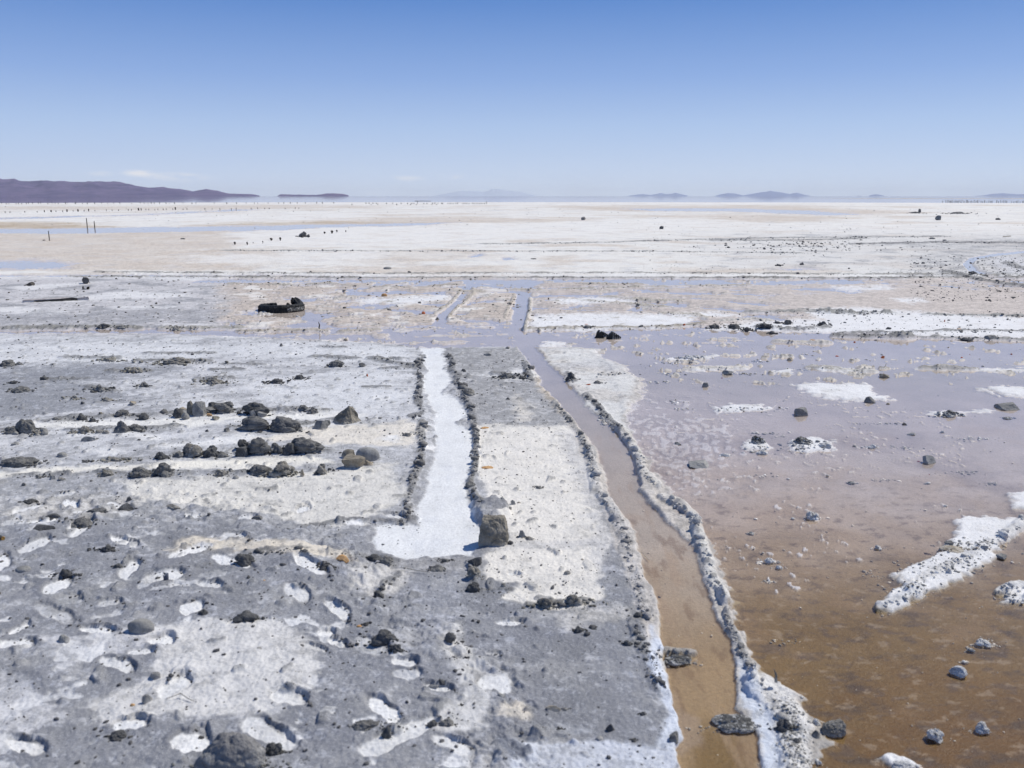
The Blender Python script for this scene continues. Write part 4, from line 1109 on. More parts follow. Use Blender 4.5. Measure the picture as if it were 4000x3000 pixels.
# ---------------------------------------------------------------- stones and clods one by one
S = [
 # the row of upright stones and heaps behind (first row)
 (695,1634,37,36,'clod','darkmud','dark mud lump at the near end of the row holding the two upright stones'),
 (723,1640,32,28,'angular','grey','squat grey stone at the foot of the pointed brown stone'),
 (748,1626,34,56,'spire','brown','upright pointed brown stone standing in the clod row'),
 (781,1628,44,56,'block','grey','upright flat-topped grey slab beside the pointed brown stone'),
 (711,1606,36,15,'slab','tan','flat pale tan stone lying behind the dark lump of the upright stones'),
 (831,1602,38,29,'angular','darkmud','dark angular stone standing behind the flat grey slab in the clod row'),
 (817,1607,36,14,'slab','grey','flat grey slab lying between the upright slab and the dark angular stone'),
 (821,1629,28,12,'slab','orange','small flat orange-tan stone in front of the upright stones'),
 (841,1642,30,18,'angular','brown','small brown stone lying in front of the flat orange-tan stone'),
 (878,1618,66,42,'clod','mud','cone-shaped grey clod to the far side of the upright stones'),
 (1002,1624,102,48,'clod','darkmud','broad dark mud block with two grey stones leaning on its front'),
 (990,1627,30,25,'angular','grey','grey stone leaning on the middle of the broad dark mud block'),
 (1026,1631,35,23,'angular','grey','grey stone leaning on the end of the broad dark mud block'),
 (1187,1608,38,18,'crumb','mud','low crumbly heap on the berm behind the two big rounded boulders'),
 (1222,1616,36,22,'crumb','mud','higher crumbly heap near the end of the thin berm'),
 (1354,1654,106,68,'ridge','brown','big angular brown rock with a long sloping back, at the end of the clod rows'),
 # second row
 (1002,1684,118,48,'clod','mud','long lumpy mud boulder, first of two touching boulders by the white strip'),
 (1116,1688,120,56,'clod','mud','tallest lumpy mud boulder, second of two touching boulders by the white strip'),
 (1254,1676,58,36,'angular','grey','grey stone between the two mud boulders and the big angular rock'),
 (1277,1662,28,24,'angular','mud','small dark stone perched behind the grey stone near the big angular rock'),
 (886,1687,21,17,'block','mud','small cube-like clod before the long lumpy mud boulder'),
 (809,1685,15,12,'clod','darkmud','small round dark clod on the grey flat before the cube-like clod'),
 # third row
 (949,1782,48,38,'block','darkmud','square dark block of mud at the front of the third clod row'),
 (951,1758,42,32,'crumb','darkmud','dark crumbly heap right behind the square block of mud'),
 (1014,1778,92,62,'clod','mud','big domed mud boulder beside the square block of mud'),
 (1074,1750,26,21,'round','mud','small ball-shaped stone standing behind the third clod row'),
 (1087,1775,58,26,'crumb','darkmud','low crumbly bridge of mud between the two biggest boulders of the third row'),
 (1132,1779,46,46,'clod','darkmud','dark upright mud lump at the near end of the longest boulder'),
 (1200,1776,118,54,'clod','mud','longest mud boulder of the third row, tapering to a low tail'),
 (1163,1752,50,36,'round','darkmud','smooth dark stone resting behind the top of the longest boulder'),
 (756,1785,78,42,'clod','palemud','pale grey humped mud boulder in the third clod row'),
 (701,1788,44,24,'crumb','mud','crumbly grey heap joined to the pale humped boulder'),
 (823,1787,54,40,'clod','darkmud','dark pointed mud lump after the pale humped boulder'),
 (868,1785,44,20,'crumb','mud','low crumbs trailing from the dark pointed mud lump'),
 (632,1798,52,30,'crumb','darkmud','dark crumbly lump near a pink-stained patch in the third row'),
 (1362,1792,54,34,'angular','brown','brown cobble next to the smooth oval stone'),
 (1437,1802,90,52,'round','round','big smooth oval grey stone on the mud'),
 (1384,1833,94,51,'angular','tan','rough tan boulder in front of the smooth oval stone'),
 (1440,1820,36,22,'crumb','tan','tan crumbs at the foot of the smooth oval stone'),
 # fourth row
 (1018,1858,84,35,'clod','mud','rounded mud heap in the front clod row'),
 (1105,1862,88,46,'crumb','palemud','ragged crumbly heap beside the rounded heap of the front row'),
 (1181,1863,17,31,'spire','tan','thin upright tan stone in the front clod row'),
 (1256,1857,38,44,'clod','palemud','pale upright clod with a forked top'),
 (1236,1858,19,17,'clod','darkmud','dark lump touching the pale forked clod'),
 (1288,1840,16,13,'round','darkmud','dark round pebble beside the pale forked clod, the larger of two'),
 (1303,1843,11,13,'round','darkmud','dark upright pebble beside the pale forked clod, the smaller of two'),
 (866,1863,56,22,'crumb','palemud','pale crumbly spread in the front clod row'),
 (902,1849,18,16,'angular','mud','small pointed stone above the pale crumbly spread'),
 (921,1872,22,13,'round','grey','small oval grey stone in front of the pale crumbly spread'),
 # rows further to the left
 (320,1643,36,24,'clod','darkmud','dark lump in the long crumbly berm behind the white strip'),
 (364,1648,40,14,'crumb','darkmud','low dark crumbs in front of the long crumbly berm'),
 (394,1628,15,15,'round','brown','small brown ball of mud on top of the long crumbly berm'),
 (478,1631,46,24,'clod','mud','grey hump at the end of the long crumbly berm'),
 (563,1640,38,27,'crumb','darkmud','dark peaked heap between the long berm and the upright stones'),
 (221,1648,26,12,'crumb','mud','small crumbly heap at the start of the long berm'),
 (104,1695,74,48,'clod','mud','massive mud boulder with a craggy top at the edge of the white strip'),
 (48,1698,50,30,'crumb','mud','crumbly mud heap leaning on the massive craggy boulder'),
 (62,1700,26,15,'clod','grey','grey lump at the foot of the massive craggy boulder'),
 (172,1697,27,20,'round','grey','round dark cobble just after the massive craggy boulder'),
 (148,1703,36,18,'crumb','palemud','pale crumbs between the craggy boulder and the round cobble'),
 (120,1708,14,10,'round','mud','small round clod in front of the craggy boulder'),
 (329,1697,70,26,'crumb','palemud','pale crumbly bar of mud in the second row'),
 (283,1695,24,13,'crumb','mud','small heap before the pale crumbly bar'),
 (478,1692,64,46,'prism','mud','big triangular mud boulder in the second row'),
 (536,1686,60,25,'clod','mud','long low lump behind the triangular mud boulder'),
 (391,1695,32,14,'slab','palemud','curved pale mud crust piece before the triangular boulder'),
 (414,1697,24,16,'round','palemud','ball-shaped clod touching the curved crust piece'),
 (348,1725,54,22,'slab','grey','flat dark stone lying alone on the grey flat below the second row'),
 (60,1740,30,12,'slab','grey','small flat stone lying alone near the massive craggy boulder'),
 (244,1784,34,18,'round','grey','domed dark stone alone on the grey flat above the bar of clods'),
 (76,1822,126,34,'clod','mud','long bumpy bar of grey clods at the picture edge'),
 (158,1813,16,12,'round','mud','small clod with a stick just after the long bumpy bar'),
 (334,1807,24,12,'crumb','darkmud','small dark clump between the long bar and the thin bar of clods'),
 (443,1806,92,16,'crumb','palemud','thin bar of pale clods in the third row'),
 (415,1862,52,23,'clod','palemud','pale low heap in the front row before the double boulder'),
 (551,1868,74,39,'clod','mud','dark cracked mud boulder, near half of the double boulder'),
 (640,1864,72,46,'clod','mud','tall mud boulder, far half of the double boulder'),
 (152,1868,40,14,'crumb','mud','low grey crumbs in the front row near the picture edge'),
 (206,1874,24,20,'angular','grey','square grey stone in the front row near the picture edge'),
 (93,1896,17,16,'angular','mud','small dark pointed clod below the front row'),
 (240,1878,34,14,'slab','palemud','flat pale crust beside the square grey stone of the front row'),
 # behind, on the salty flat
 (32,1430,60,24,'clod','mud','rounded dark clod on the salty flat behind the cross stream'),
 (76,1426,22,14,'clod','mud','smaller clod touching the rounded dark clod on the salty flat'),
 (171,1483,24,16,'clod','darkmud','round dark lump standing at the edge of a dark wet patch'),
 (51,1499,32,12,'clod','darkmud','flat dark lump on the dark wet patch'),
 (82,1534,68,22,'mound','mud','low pointed mud mound on the dark wet patch'),
 (690,1424,150,24,'crumb','palemud','wide low heap of pale clods on the far salty flat'),
 (430,1413,70,12,'crumb','palemud','flat bar of pale clods on the far salty flat'),
 (525,1457,66,15,'crumb','palemud','low crumbly bar below the wide pale heap'),
 (563,1511,52,18,'crumb','mud','crumbly dark heap in the middle of the salty flat'),
 (842,1499,100,24,'crumb','palemud','broad pale crumbly heap in the middle of the salty flat'),
 (1082,1499,66,18,'crumb','darkmud','dark crumbly clump nearest the white channel on the salty flat'),
 (1171,1483,58,17,'crumb','darkmud','dark flattened clump between the crumbly clump and the white channel'),
 (1316,1434,56,22,'clod','mud','humped clod near the bend of the white channel'),
 (1415,1434,24,18,'angular','mud','small pointed clod just before the bend of the white channel'),
 (392,1530,66,22,'crumb','mud','grey crumbly heap behind the long berm'),
 (291,1562,54,18,'crumb','palemud','pale crumbly heap beyond the long berm, the nearer of two'),
 (418,1567,54,14,'crumb','palemud','pale crumbly heap beyond the long berm, the farther of two'),
 (518,1583,24,14,'angular','tan','yellowish stone with white crumbs beyond the long berm'),
 (325,1578,18,12,'angular','darkmud','small dark split stone on the dark wet patch'),
 (405,1280,42,17,'clod','darkmud','dark hump on the shore of the cross stream'),
 (476,1281,30,10,'clod','mud','low lump beside the dark hump on the shore of the cross stream'),
 (690,1284,40,14,'crumb','palemud','pale heap on the shore of the cross stream, halfway to the tyre'),
 (1350,1326,16,12,'round','tan','round stone standing in the cross stream near the white channel'),
 (1098,1354,12,13,'spire','mud','tiny pointed clod on the white shore of the cross stream'),
 # around the white channel
 (1928,2132,116,106,'cube','brown','largest stone, a square brown block at the lower end of the white channel'),
 (2040,2101,27,30,'spire','round','small pale upright stone just beyond the largest stone'),
 (2068,2110,30,16,'crumb','palemud','pale crumbs at the foot of the small pale upright stone'),
 (1994,2128,20,18,'clod','darkmud','dark clod between the largest stone and the pale upright stone'),
 (2005,1972,19,21,'angular','round','grey egg-shaped stone on the white strip behind the largest stone'),
 (1963,1974,16,13,'angular','round','small pale grey stone nearest the mud pad behind the largest stone'),
 (2028,1966,16,9,'angular','tan','small yellow-brown stone beside the grey egg-shaped stone'),
 (1992,1993,15,14,'clod','mud','small dark stone below the grey egg-shaped stone'),
 (2107,1908,26,13,'clod','mud','dark flat clod on the upper part of the white strip'),
 (1836,1900,34,20,'clod','mud','grey lump on the edge of the white channel above the largest stone'),
 (1854,2213,54,34,'angular','darkmud','dark stone perched on the mud ridge below the largest stone'),
 (1850,2264,50,40,'crumb','palemud','pale crumbly heap on the mud ridge below the largest stone'),
 (1848,2312,52,34,'clod','darkmud','dark clod at the lower end of the mud ridge below the largest stone'),
 (1966,2300,20,18,'round','palemud','small pale round clod beside the lower end of the mud ridge'),
 (2216,2240,26,17,'round','palemud','pale rounded clod alone on the middle of the white strip'),
 (2276,2186,14,9,'clod','brown','small brown clod on the white strip near the brine canal'),
 (2128,2376,100,38,'crumb','palemud','crumbly grey heap at the lower end of the white strip, the nearer of two'),
 (2240,2370,104,38,'crumb','palemud','crumbly grey heap at the lower end of the white strip, the farther of two'),
 (2280,2382,16,10,'clod','mud','small dark clod just below the two crumbly heaps of the white strip'),
 (1480,2350,40,30,'clod','darkmud','dark clod at the end of the ridge running from the salt pool corner'),
 (1420,2368,20,10,'clod','darkmud','small dark clod below the end of the corner ridge'),
 (1464,2196,56,26,'clod','darkmud','dark lumps at the lower shore of the white salt pool'),
 (1510,2216,52,30,'clod','mud','rounded grey lump at the corner of the white salt pool'),
 (1710,2232,60,22,'mound','mud','low dark mound just below the white salt pool'),
 (1738,2196,52,13,'crumb','darkmud','dark crumbs on the lower edge of the white salt pool'),
 (1343,2216,52,20,'slab','orange','flat pinkish stone on the mud near the salt pool corner'),
 (1588,1704,32,14,'clod','mud','dark clod on the warm patch beside the white channel'),
 (1485,1636,14,10,'clod','mud','small dark clod on the white flat before the big angular rock'),
 # strip between tracks
 (1904,1390,30,13,'slab','round','flat pale stone at the top of the grey strip between the tracks'),
 (1983,1562,16,10,'clod','darkmud','dark clod in the middle of the grey strip between the tracks'),
 (2006,1651,16,10,'clod','grey','grey stone just above the white strip'),
 (2042,1480,28,9,'clod','darkmud','dark lump after the crumbly bar on the grey strip'),
 (1978,1478,64,22,'crumb','mud','crumbly bar of mud on the grey strip between the tracks'),
 (1810,1452,20,12,'clod','darkmud','dark clod just off the ridge on the grey strip'),
 (1830,1548,44,26,'mound','palemud','small pointed pale mound on the ridge beside the white channel'),
 (2336,1494,36,13,'clod','mud','dark log-like clod on the white land beside the brick piece'),
 (2228,1482,36,32,'crumb','darkmud','dark heap at the edge of the brine canal on the white land'),
 (1982,1364,18,11,'crumb','palemud','pale clod at the corner where the cross stream meets the canal'),
 # pond and its islands
 (3130,1612,48,31,'block','grey','dark square stone standing in shallow brine'),
 (3938,1590,88,24,'wedge','grey','long wedge-shaped grey slab in the brine at the picture edge'),
 (3457,1466,38,18,'angular','brown','brown stone with a thin twig in the pond'),
 (3086,1400,22,14,'block','tan','small square tan stone in the upper pond'),
 (2756,1502,26,19,'spire','grey','cone-shaped stone standing in the brine'),
 (2843,1454,42,18,'slab','round','flat pale slab on the thin salt bar in the pond'),
 (3398,1563,40,20,'angular','mud','dark stone on the tip of the oval salt island'),
 (3470,1569,14,9,'round','tan','small round tan stone off the tip of the oval salt island'),
 (2731,1815,80,20,'wedge','round','flat wedge of grey stone on the wet shore of the pond'),
 (3632,1799,52,32,'angular','round','rounded grey stone standing in the pond near an orange chip'),
 (2648,1727,26,14,'angular','grey','small dark stone on the wet shore above the flat wedge'),
 (3560,1688,36,12,'slab','round','flat low stone in the middle of the pond'),
 (3681,1679,17,12,'clod','salt','small salt-topped clod beyond the flat low stone'),
 (3533,1648,18,12,'clod','darkmud','small dark clod beyond the flat low stone'),
 (3710,1618,80,20,'crumb','saltdark','heap of dark salty clods in the far pond'),
 (3937,1626,32,11,'clod','saltdark','low dark clod in the brine below the long wedge slab'),
 (3130,1730,86,24,'crumb','saltdark','dark clods along the top of the white salt mound in the pond'),
 (2962,1728,52,30,'crumb','saltdark','dark peaked heap on the smaller salt mound'),
 (2978,1764,42,22,'clod','salt','white lump below the smaller salt mound'),
 (3224,1742,40,20,'crumb','salt','white crumbly end of the salt mound in the pond'),
 (2834,1771,38,13,'clod','salt','small white lump between the shore wedge and the salt mounds'),
 (3407,1740,50,17,'crumb','salt','white lumps in the pond beyond the salt mound'),
 (3340,1733,18,10,'clod','saltdark','small dark clod between the salt mound and the white lumps'),
 (2692,1396,60,12,'crumb','salt','long low salt lumps near the head of the pond'),
 (3078,1266,28,20,'clod','darkmud','tall dark boulder on the white bank behind the pond'),
 (3038,1262,22,11,'clod','darkmud','dark clod just before the tall dark boulder'),
 (2790,1279,56,15,'crumb','darkmud','first dark clump at the tip of the white bank'),
 (2866,1281,50,18,'clod','darkmud','dark lumpy clod with a pale back on the white bank'),
 (2918,1289,38,15,'crumb','darkmud','dark crumbs between the lumpy clod and the long clod'),
 (2985,1284,54,16,'clod','darkmud','long dark clod under the tall dark boulder'),
 (3016,1299,26,15,'clod','darkmud','peaked dark clod at the water edge of the white bank'),
 (3212,1272,46,16,'crumb','darkmud','dark spread clod with a peak behind the orange slab'),
 (3875,1322,46,14,'wedge','grey','dark wedge stone on the white bank near the picture edge'),
 (3777,1325,38,13,'clod','darkmud','flat dark clod on the white bank before the dark wedge stone'),
 (3470,1284,20,10,'clod','darkmud','small dark clod in the narrow brine inlet of the white bank'),
 (3480,1302,14,9,'clod','mud','small clod below the narrow brine inlet'),
 (3745,2624,60,42,'angular','salt','salt-crusted angular stone in the brown water'),
 (3654,2874,62,48,'clod','salt','white forked salt lump in the brown water near the bottom edge'),
 (3836,2842,54,44,'clod','salt','white rounded salt lump beyond the forked lump'),
 (3793,2526,26,20,'clod','saltdark','small dark lump in the brown water below the salt heap'),
 (3840,2506,60,28,'crumb','salt','low white salt heap in the brown water'),
 (3770,2568,28,14,'clod','salt','tiny white lump just above the salt-crusted angular stone'),
 (3916,2169,44,22,'angular','grey','dark wet stone on the outer side of the salt bank'),
 (3717,2150,84,15,'mound','tan','brown mud patch lying on the salt bank'),
 (3706,2122,32,16,'angular','mud','small grey stone above the brown patch of the salt bank'),
 (3173,2014,68,26,'crumb','salt','long white lump in the middle of the brown pond'),
 (2932,2072,28,14,'clod','saltdark','dark flat clod in the brown pond near the canal bank'),
 (3005,2184,60,22,'crumb','salt','crumbly white lump in the brown pond beside the canal bank'),
 (3045,2206,26,18,'clod','salt','small lump just below the crumbly white lump'),
 (3005,2258,44,10,'crumb','salt','thin white crust in the brown pond below the crumbly lumps'),
 (3430,2130,44,18,'crumb','salt','low white crumbs in the brown pond before the salt bank'),
 (3328,1876,26,12,'clod','saltdark','small pale clod in the wet middle of the pond'),
 (3624,1876,28,11,'slab','salt','small white flat stone in the wet pond above the salt bank'),
 (2700,2012,32,26,'clod','salt','round lump ending the ridge beside the canal gap'),
 (3258,2854,88,60,'chunk','palemud','square pale block at the edge of the salty heap by the brown water'),
 (3188,2818,36,30,'clod','salt','rounded white clod between the heap and the square pale block'),
 (3190,2868,40,38,'spire','palemud','pointed pale stone in front of the square pale block'),
 (3108,2902,28,22,'clod','darkmud','dark lump in the middle of the salty heap'),
 (3066,2852,66,42,'crumb','darkmud','dark crumbly mound at the foot of the salty heap'),
 (3200,2962,22,22,'clod','salt','small pale clod at the water edge of the salty heap'),
 (2646,2578,108,34,'clod','saltdark','salt-crusted lump jutting from the bank into the brine canal'),
 (2880,2834,180,40,'clod','saltdark','long salt-crusted lump lying across the brine canal'),
 (3530,2990,90,26,'clod','salt','low white lump at the bottom edge in the brown water'),
 (2724,2036,32,20,'clod','salt','white clod opening the ridge after the canal gap'),
 # bottom foreground
 (1506,2558,98,54,'clod','darkmud','big black clod beside a salt-filled footprint'),
 (1550,2590,56,32,'crumb','darkmud','dark crumbs below the big black clod'),
 (1760,2525,42,38,'clod','darkmud','dark pointed clod with a pale tip on the grey mud'),
 (1512,2926,36,54,'clod','darkmud','dark upright clod between two bottom footprints'),
 (1430,2902,100,34,'clod','mud','rounded mud lump beside the dark upright clod'),
 (1695,2718,44,22,'slab','grey','flat dark stone beside the salt patch on the grey mud'),
 (1728,2714,26,18,'clod','darkmud','dark clod touching the flat dark stone'),
 (1690,2884,36,34,'clod','darkmud','dark lump in the crumbly cluster near the bottom'),
 (1745,2882,52,32,'crumb','mud','crumbly lump in the crumbly cluster near the bottom'),
 (1958,2758,30,17,'angular','grey','grey stone at the edge of the round salt patch'),
 (2160,2776,58,26,'slab','tan','pale tan stone lying on the bare grey mud'),
 (2210,2774,26,14,'clod','mud','dark clod after the pale tan stone'),
 (2385,2852,34,34,'spire','darkmud','dark pointed clod near the corner of the bare grey mud'),
 (2190,2852,28,18,'clod','darkmud','dark clod on the bare grey mud before the pointed clod'),
 (2341,2888,30,20,'angular','grey','grey stone below the dark pointed clod'),
 (2476,2896,24,16,'clod','darkmud','small dark clod near the tip of the mud'),
 (2632,2896,40,34,'block','mud','dark square stone on the very tip of the mud by the brine'),
 (2512,2790,22,20,'clod','darkmud','small black clod on the mud bank of the canal'),
 (2452,2520,34,24,'clod','darkmud','dark clod on top of the mud bank where the bar juts into the canal'),
 (2492,2414,34,22,'clod','darkmud','dark clod with a pale back on the mud bank'),
 (2318,2458,26,14,'clod','darkmud','flat dark clod on the bare grey mud near the bank'),
 (2265,2470,44,26,'crumb','darkmud','cluster of dark crumbs on the bare grey mud'),
 (557,2510,98,52,'round','grey','large flat rounded stone sunk in the footprint field'),
 (253,2548,46,30,'spire','grey','small grey pyramid-shaped stone in the footprint field'),
 (611,2686,44,30,'angular','grey','grey stone beside a big salt-filled footprint'),
 (579,2787,38,38,'spire','grey','grey peaked stone near a small orange pebble'),
 (468,2930,74,28,'clod','darkmud','black flat clod at the bottom of the footprint field'),
 (918,3060,245,128,'mound','boulder','great rounded mud-coated boulder at the bottom edge'),
 (1076,2990,64,46,'crumb','darkmud','dark crumbly clod between the great boulder and the long footprint'),
 (965,2466,94,34,'clod','darkmud','dark oblong clod in the footprint field'),
 (797,2438,34,24,'clod','darkmud','dark clod at the end of a footprint in the middle of the field'),
 (1022,2583,26,20,'angular','grey','small grey stone on the pale speckled patch'),
 (1155,2676,34,18,'angular','brown','small brown stone on the pale speckled patch'),
 (956,2234,68,46,'clod','darkmud','dark chunky clod above a salt-filled footprint'),
 (1272,2252,64,28,'crumb','darkmud','dark crumbs at the rim of the footprint nearest the pinkish stone'),
 (465,2250,28,18,'clod','darkmud','dark clod at the head of a tall footprint'),
 (506,1963,24,24,'spire','mud','small upright clod above the broken mud plates'),
 (494,2005,64,34,'slab','mud','tilted grey mud plate with a dark broken edge'),
 (370,2030,96,26,'slab','mud','long broken mud plate lying across the footprints'),
 (330,2080,88,34,'clod','mud','thick rounded mud plate above a large footprint'),
 (210,2050,60,24,'slab','darkmud','dark broken mud plate nearest the tin can'),
 (180,2104,88,20,'slab','darkmud','black flat mud plate just beyond the tin can'),
 (120,1976,46,22,'clod','darkmud','dark clod at the start of the footprint field'),
 (1010,2052,56,26,'slab','mud','raised mud crust with a dark edge on the pale slope'),
 (680,2010,60,20,'slab','palemud','broken pale crust pieces on the pale slope'),
 (260,2285,70,30,'crumb','darkmud','dark crumbly clod above a pale footprint'),
 (420,2186,66,26,'crumb','darkmud','dark crumbly clod beside the pale footprint of the upper field'),
 (95,2264,52,22,'round','grey','flat round grey stone near the picture edge in the footprint field'),
 # far
 (2279,860,18,13,'angular','grey','lone grey stone on the far white salt, the farther of two'),
 (2584,895,16,12,'angular','darkmud','lone dark stone on the far white salt, the nearer of two'),
 (3665,860,23,18,'angular','grey','big dark stone far out on the salt near the row of posts'),
 (3592,830,11,14,'block','darkmud','tall dark block far out, standing on a low mound'),
 (3578,833,54,6,'crumb','mud','low mound under the tall dark block far out'),
 (3740,835,70,7,'crumb','mud','low grey heap far out beyond the big dark stone'),
 (3898,859,18,8,'clod','darkmud','dark clod far out with a row of crumbs before it'),
 (1184,926,30,21,'clod','darkmud','dark craggy lump behind the broken stumps'),
 (1205,926,13,11,'clod','darkmud','small stub touching the dark craggy lump'),
 (715,935,18,6,'slab','mud','small flat stone alone on the far tan flat'),
 (1514,1051,30,9,'round','round','low domed grey stone before the cross track'),
 (1512,1208,36,11,'slab','grey','flat stack of dark slate by the left wheel track'),
 (1708,1242,15,11,'clod','mud','small dark clod in the left wheel track'),
 (1639,1182,12,8,'clod','mud','small dark clod on the pale flat beside the left wheel track'),
 (1654,1226,15,10,'wedge','brick','small reddish stone before the left wheel track'),
 (3132,1035,16,10,'clod','darkmud','small dark peaked clod on the salt before the cross track'),
 (3041,1039,22,7,'crumb','darkmud','low dark crumbs beside the peaked clod on the salt'),
 (3316,1051,8,6,'clod','darkmud','tiny dark clod on the salt beyond the peaked clod'),
 (3640,934,24,7,'slab','grey','flat dark stone among the far clods, the larger of two'),
 (3689,941,17,5,'slab','grey','flat dark stone among the far clods, the smaller of two'),
 (3800,1072,24,10,'clod','darkmud','dark clod at the bend of the curving brine channel'),
 (3848,1078,24,10,'clod','darkmud','dark clod just after the bend of the curving brine channel'),
 (3606,1030,12,7,'clod','darkmud','small dark clod before the curving brine channel'),
 (2084,1012,22,4,'slab','darkmud','flat black stone at the far puddle between the wheel tracks'),
 (1600,1067,14,8,'clod','mud','small grey clod on the cross track'),
 (2492,1192,14,9,'clod','mud','dark round clod on the streaked brine beyond the white island'),
 (2504,1221,14,6,'slab','brown','small brown chip on the streaked brine beyond the white island'),
 (2296,1280,36,10,'clod','mud','dark flat clod on the edge of the white island'),
 (2504,1276,18,9,'clod','mud','small dark clod on the edge of the white island'),
 (1163,1234,16,9,'clod','salt','small white salt lump against the front of the tyre'),
]
for row in S:
    px, py, w, h, style, mat, lab = row
    nm = {'slab': 'flat_stone', 'block': 'block_stone', 'spire': 'pointed_stone', 'wedge': 'wedge_stone', 'angular': 'stone', 'round': 'stone', 'ridge': 'stone', 'cube': 'stone', 'chunk': 'block_stone'}.get(style, 'mud_clod')
    if mat in ('mud', 'darkmud', 'palemud') :
        nm = 'mud_plate' if style == 'slab' else 'mud_clod'
    if mat in ('salt', 'saltdark'):
        nm = 'salt_lump'
    cat = {'mud_clod': 'mud clod', 'mud_plate': 'mud plate', 'salt_lump': 'salt lump'}.get(nm, 'stone')
    if style == 'crumb' and w > 2.2 * h:
        w, h = w * .62, h * 1.12
    kk = 1.12 if style in ('clod', 'crumb', 'mound') else 1.04
    stone(nm, px, py, w * kk, h * 1.03, style, mat, lab, cat, dr=.7 if style in ('ridge', 'cube', 'prism', 'chunk') else .42 if style == 'slab' and h > 20 else .62 if style in ('spire', 'slab') else .85 if w < 90 else .6, yaw=0 if style in ('block', 'wedge', 'ridge', 'cube', 'prism', 'chunk') else None)

for px, py, w, h, lab in (
    (2297, 1499, 21, 8, 'red brick piece lying on the white land beside the canal'),
    (3270, 1384, 14, 6, 'red brick chip in the lilac pond, first of the floating row'),
    (3448, 1389, 15, 10, 'rounded red brick chip in the lilac pond, largest of the row'),
    (3758, 1389, 10, 6, 'small red brick chip in the lilac pond, nearer the picture edge'),
    (3789, 1377, 5, 4, 'tiny red brick crumb in the lilac pond'),
    (3951, 1376, 9, 6, 'red brick chip with a pale top at the picture edge of the lilac pond'),
    (3339, 1330, 9, 7, 'pale red brick chip at the foot of the dark clod bar'),
    (3690, 1254, 5, 11, 'thin red shard standing upright on the white bank'),
    (1434, 1474, 9, 15, 'orange shard standing upright on the salty flat'),
    (3589, 1789, 13, 6, 'bright orange chip lying beside the rounded pond stone'),
    (2820, 1467, 8, 5, 'small orange chip below the flat pale slab in the pond'),
    (2672, 1270, 12, 8, 'dull red chip on the tip of the long white island'),
    (2241, 1272, 8, 5, 'small red chip on the long white island'),
    (2290, 1264, 18, 4, 'flat orange-brown chip on the long white island'),
    (3632, 2138 - 300, 6, 5, 'tiny dark red chip in the wet middle of the pond')):
    stone('brick_chip', px, py, w, h, 'slab' if h < w else 'spire', 'brick', lab, 'brick piece', dr=.7)
for px, py, w, h, lab in (
    (1892, 1673, 34, 8, 'flat orange stone at the upper edge of the white strip'),
    (1830, 1585, 17, 6, 'small orange stone on the ridge beside the white channel'),
    (1931, 1529, 10, 4, 'tiny orange stone on the grey strip between the tracks'),
    (1904, 1831, 46, 8, 'long flat tan chip of stone on the white strip'),
    (1404, 2478, 22, 12, 'small rust-coloured stone on the dark mud'),
    (522, 2796, 20, 16, 'small round orange pebble beside the grey peaked stone'),
    (1034, 2302, 14, 8, 'small red-brown pebble beyond the long salt footprint'),
    (3175, 1327, 24, 8, 'orange-brown slab tilted on the dark clump in the pond'),
    (3747, 1287, 20, 5, 'flat orange-brown slab on the white bank'),
    (1501, 1156, 23, 12, 'pale tan cylinder-like stone before the left wheel track')):
    stone('orange_stone', px, py, w, h, 'slab' if h < .5 * w else 'round', 'orange', lab, 'stone', dr=.7)

# ---------------------------------------------------------------- the tyre
def arc_sweep(prof, a0, a1, n, warp=None):
    """sweep (r, z) profile around the vertical axis"""
    V_, F_ = [], []
    k = len(prof)
    for i in range(n + 1):
        a = a0 + (a1 - a0) * i / n
        for j, (r, z) in enumerate(prof):
            if warp:
                r, z = warp(a, r, z, j)
            V_.append((r * math.cos(a), r * math.sin(a), z))
    for i in range(n):
        for j in range(k):
            F_.append((i * k + j, (i + 1) * k + j, (i + 1) * k + (j + 1) % k, i * k + (j + 1) % k))
    F_.append(tuple(range(k))); F_.append(tuple(n * k + j for j in range(k - 1, -1, -1)))
    return V_, F_


tx, ty, td = gp(1101, 1222, 0)
TRD = 91 * td / FPX
ty += TRD * .98; tx = tx * (ty / (ty - TRD * .98))
tyre = empty('tyre', (tx, ty, -.03), 'black worn truck tyre with its far side torn open, lying in shallow brine', 'tyre')
tyre.rotation_euler = (math.radians(-1.5), math.radians(-1.0), 0)
TH_ = .16
def rag(a, r, z, j):
    n = float(pn(np.array([a * 9.0]), np.array([j * .3]), 77)[0])
    return r + .010 * n, z + .006 * n
A0, A1 = math.radians(-243), math.radians(58)
tread = [(TRD * .985, 0), (TRD, .03), (TRD, .07), (TRD - .012, .075), (TRD - .012, .085), (TRD, .09), (TRD, .10), (TRD - .012, .105), (TRD - .012, .115), (TRD, .12), (TRD * .99, .13), (TRD * .965, TH_ - .02), (TRD * .935, TH_ - .024), (TRD * .95, .125), (TRD * .955, 0)]
def lug(a, r, z, j):
    r, z = rag(a, r, z, j)
    if j in (1, 2, 5, 6, 9, 10) and int(a * 34 + (z > .1) * .5) % 2:
        r -= .012
    up = max(0, a - math.radians(25)) * .20
    return r, z + up * (1 if z > .05 else .3)
v, f = arc_sweep(tread, A0, A1, 230, lug)
pymesh('tread', v, f, 'rubber', tyre, False)
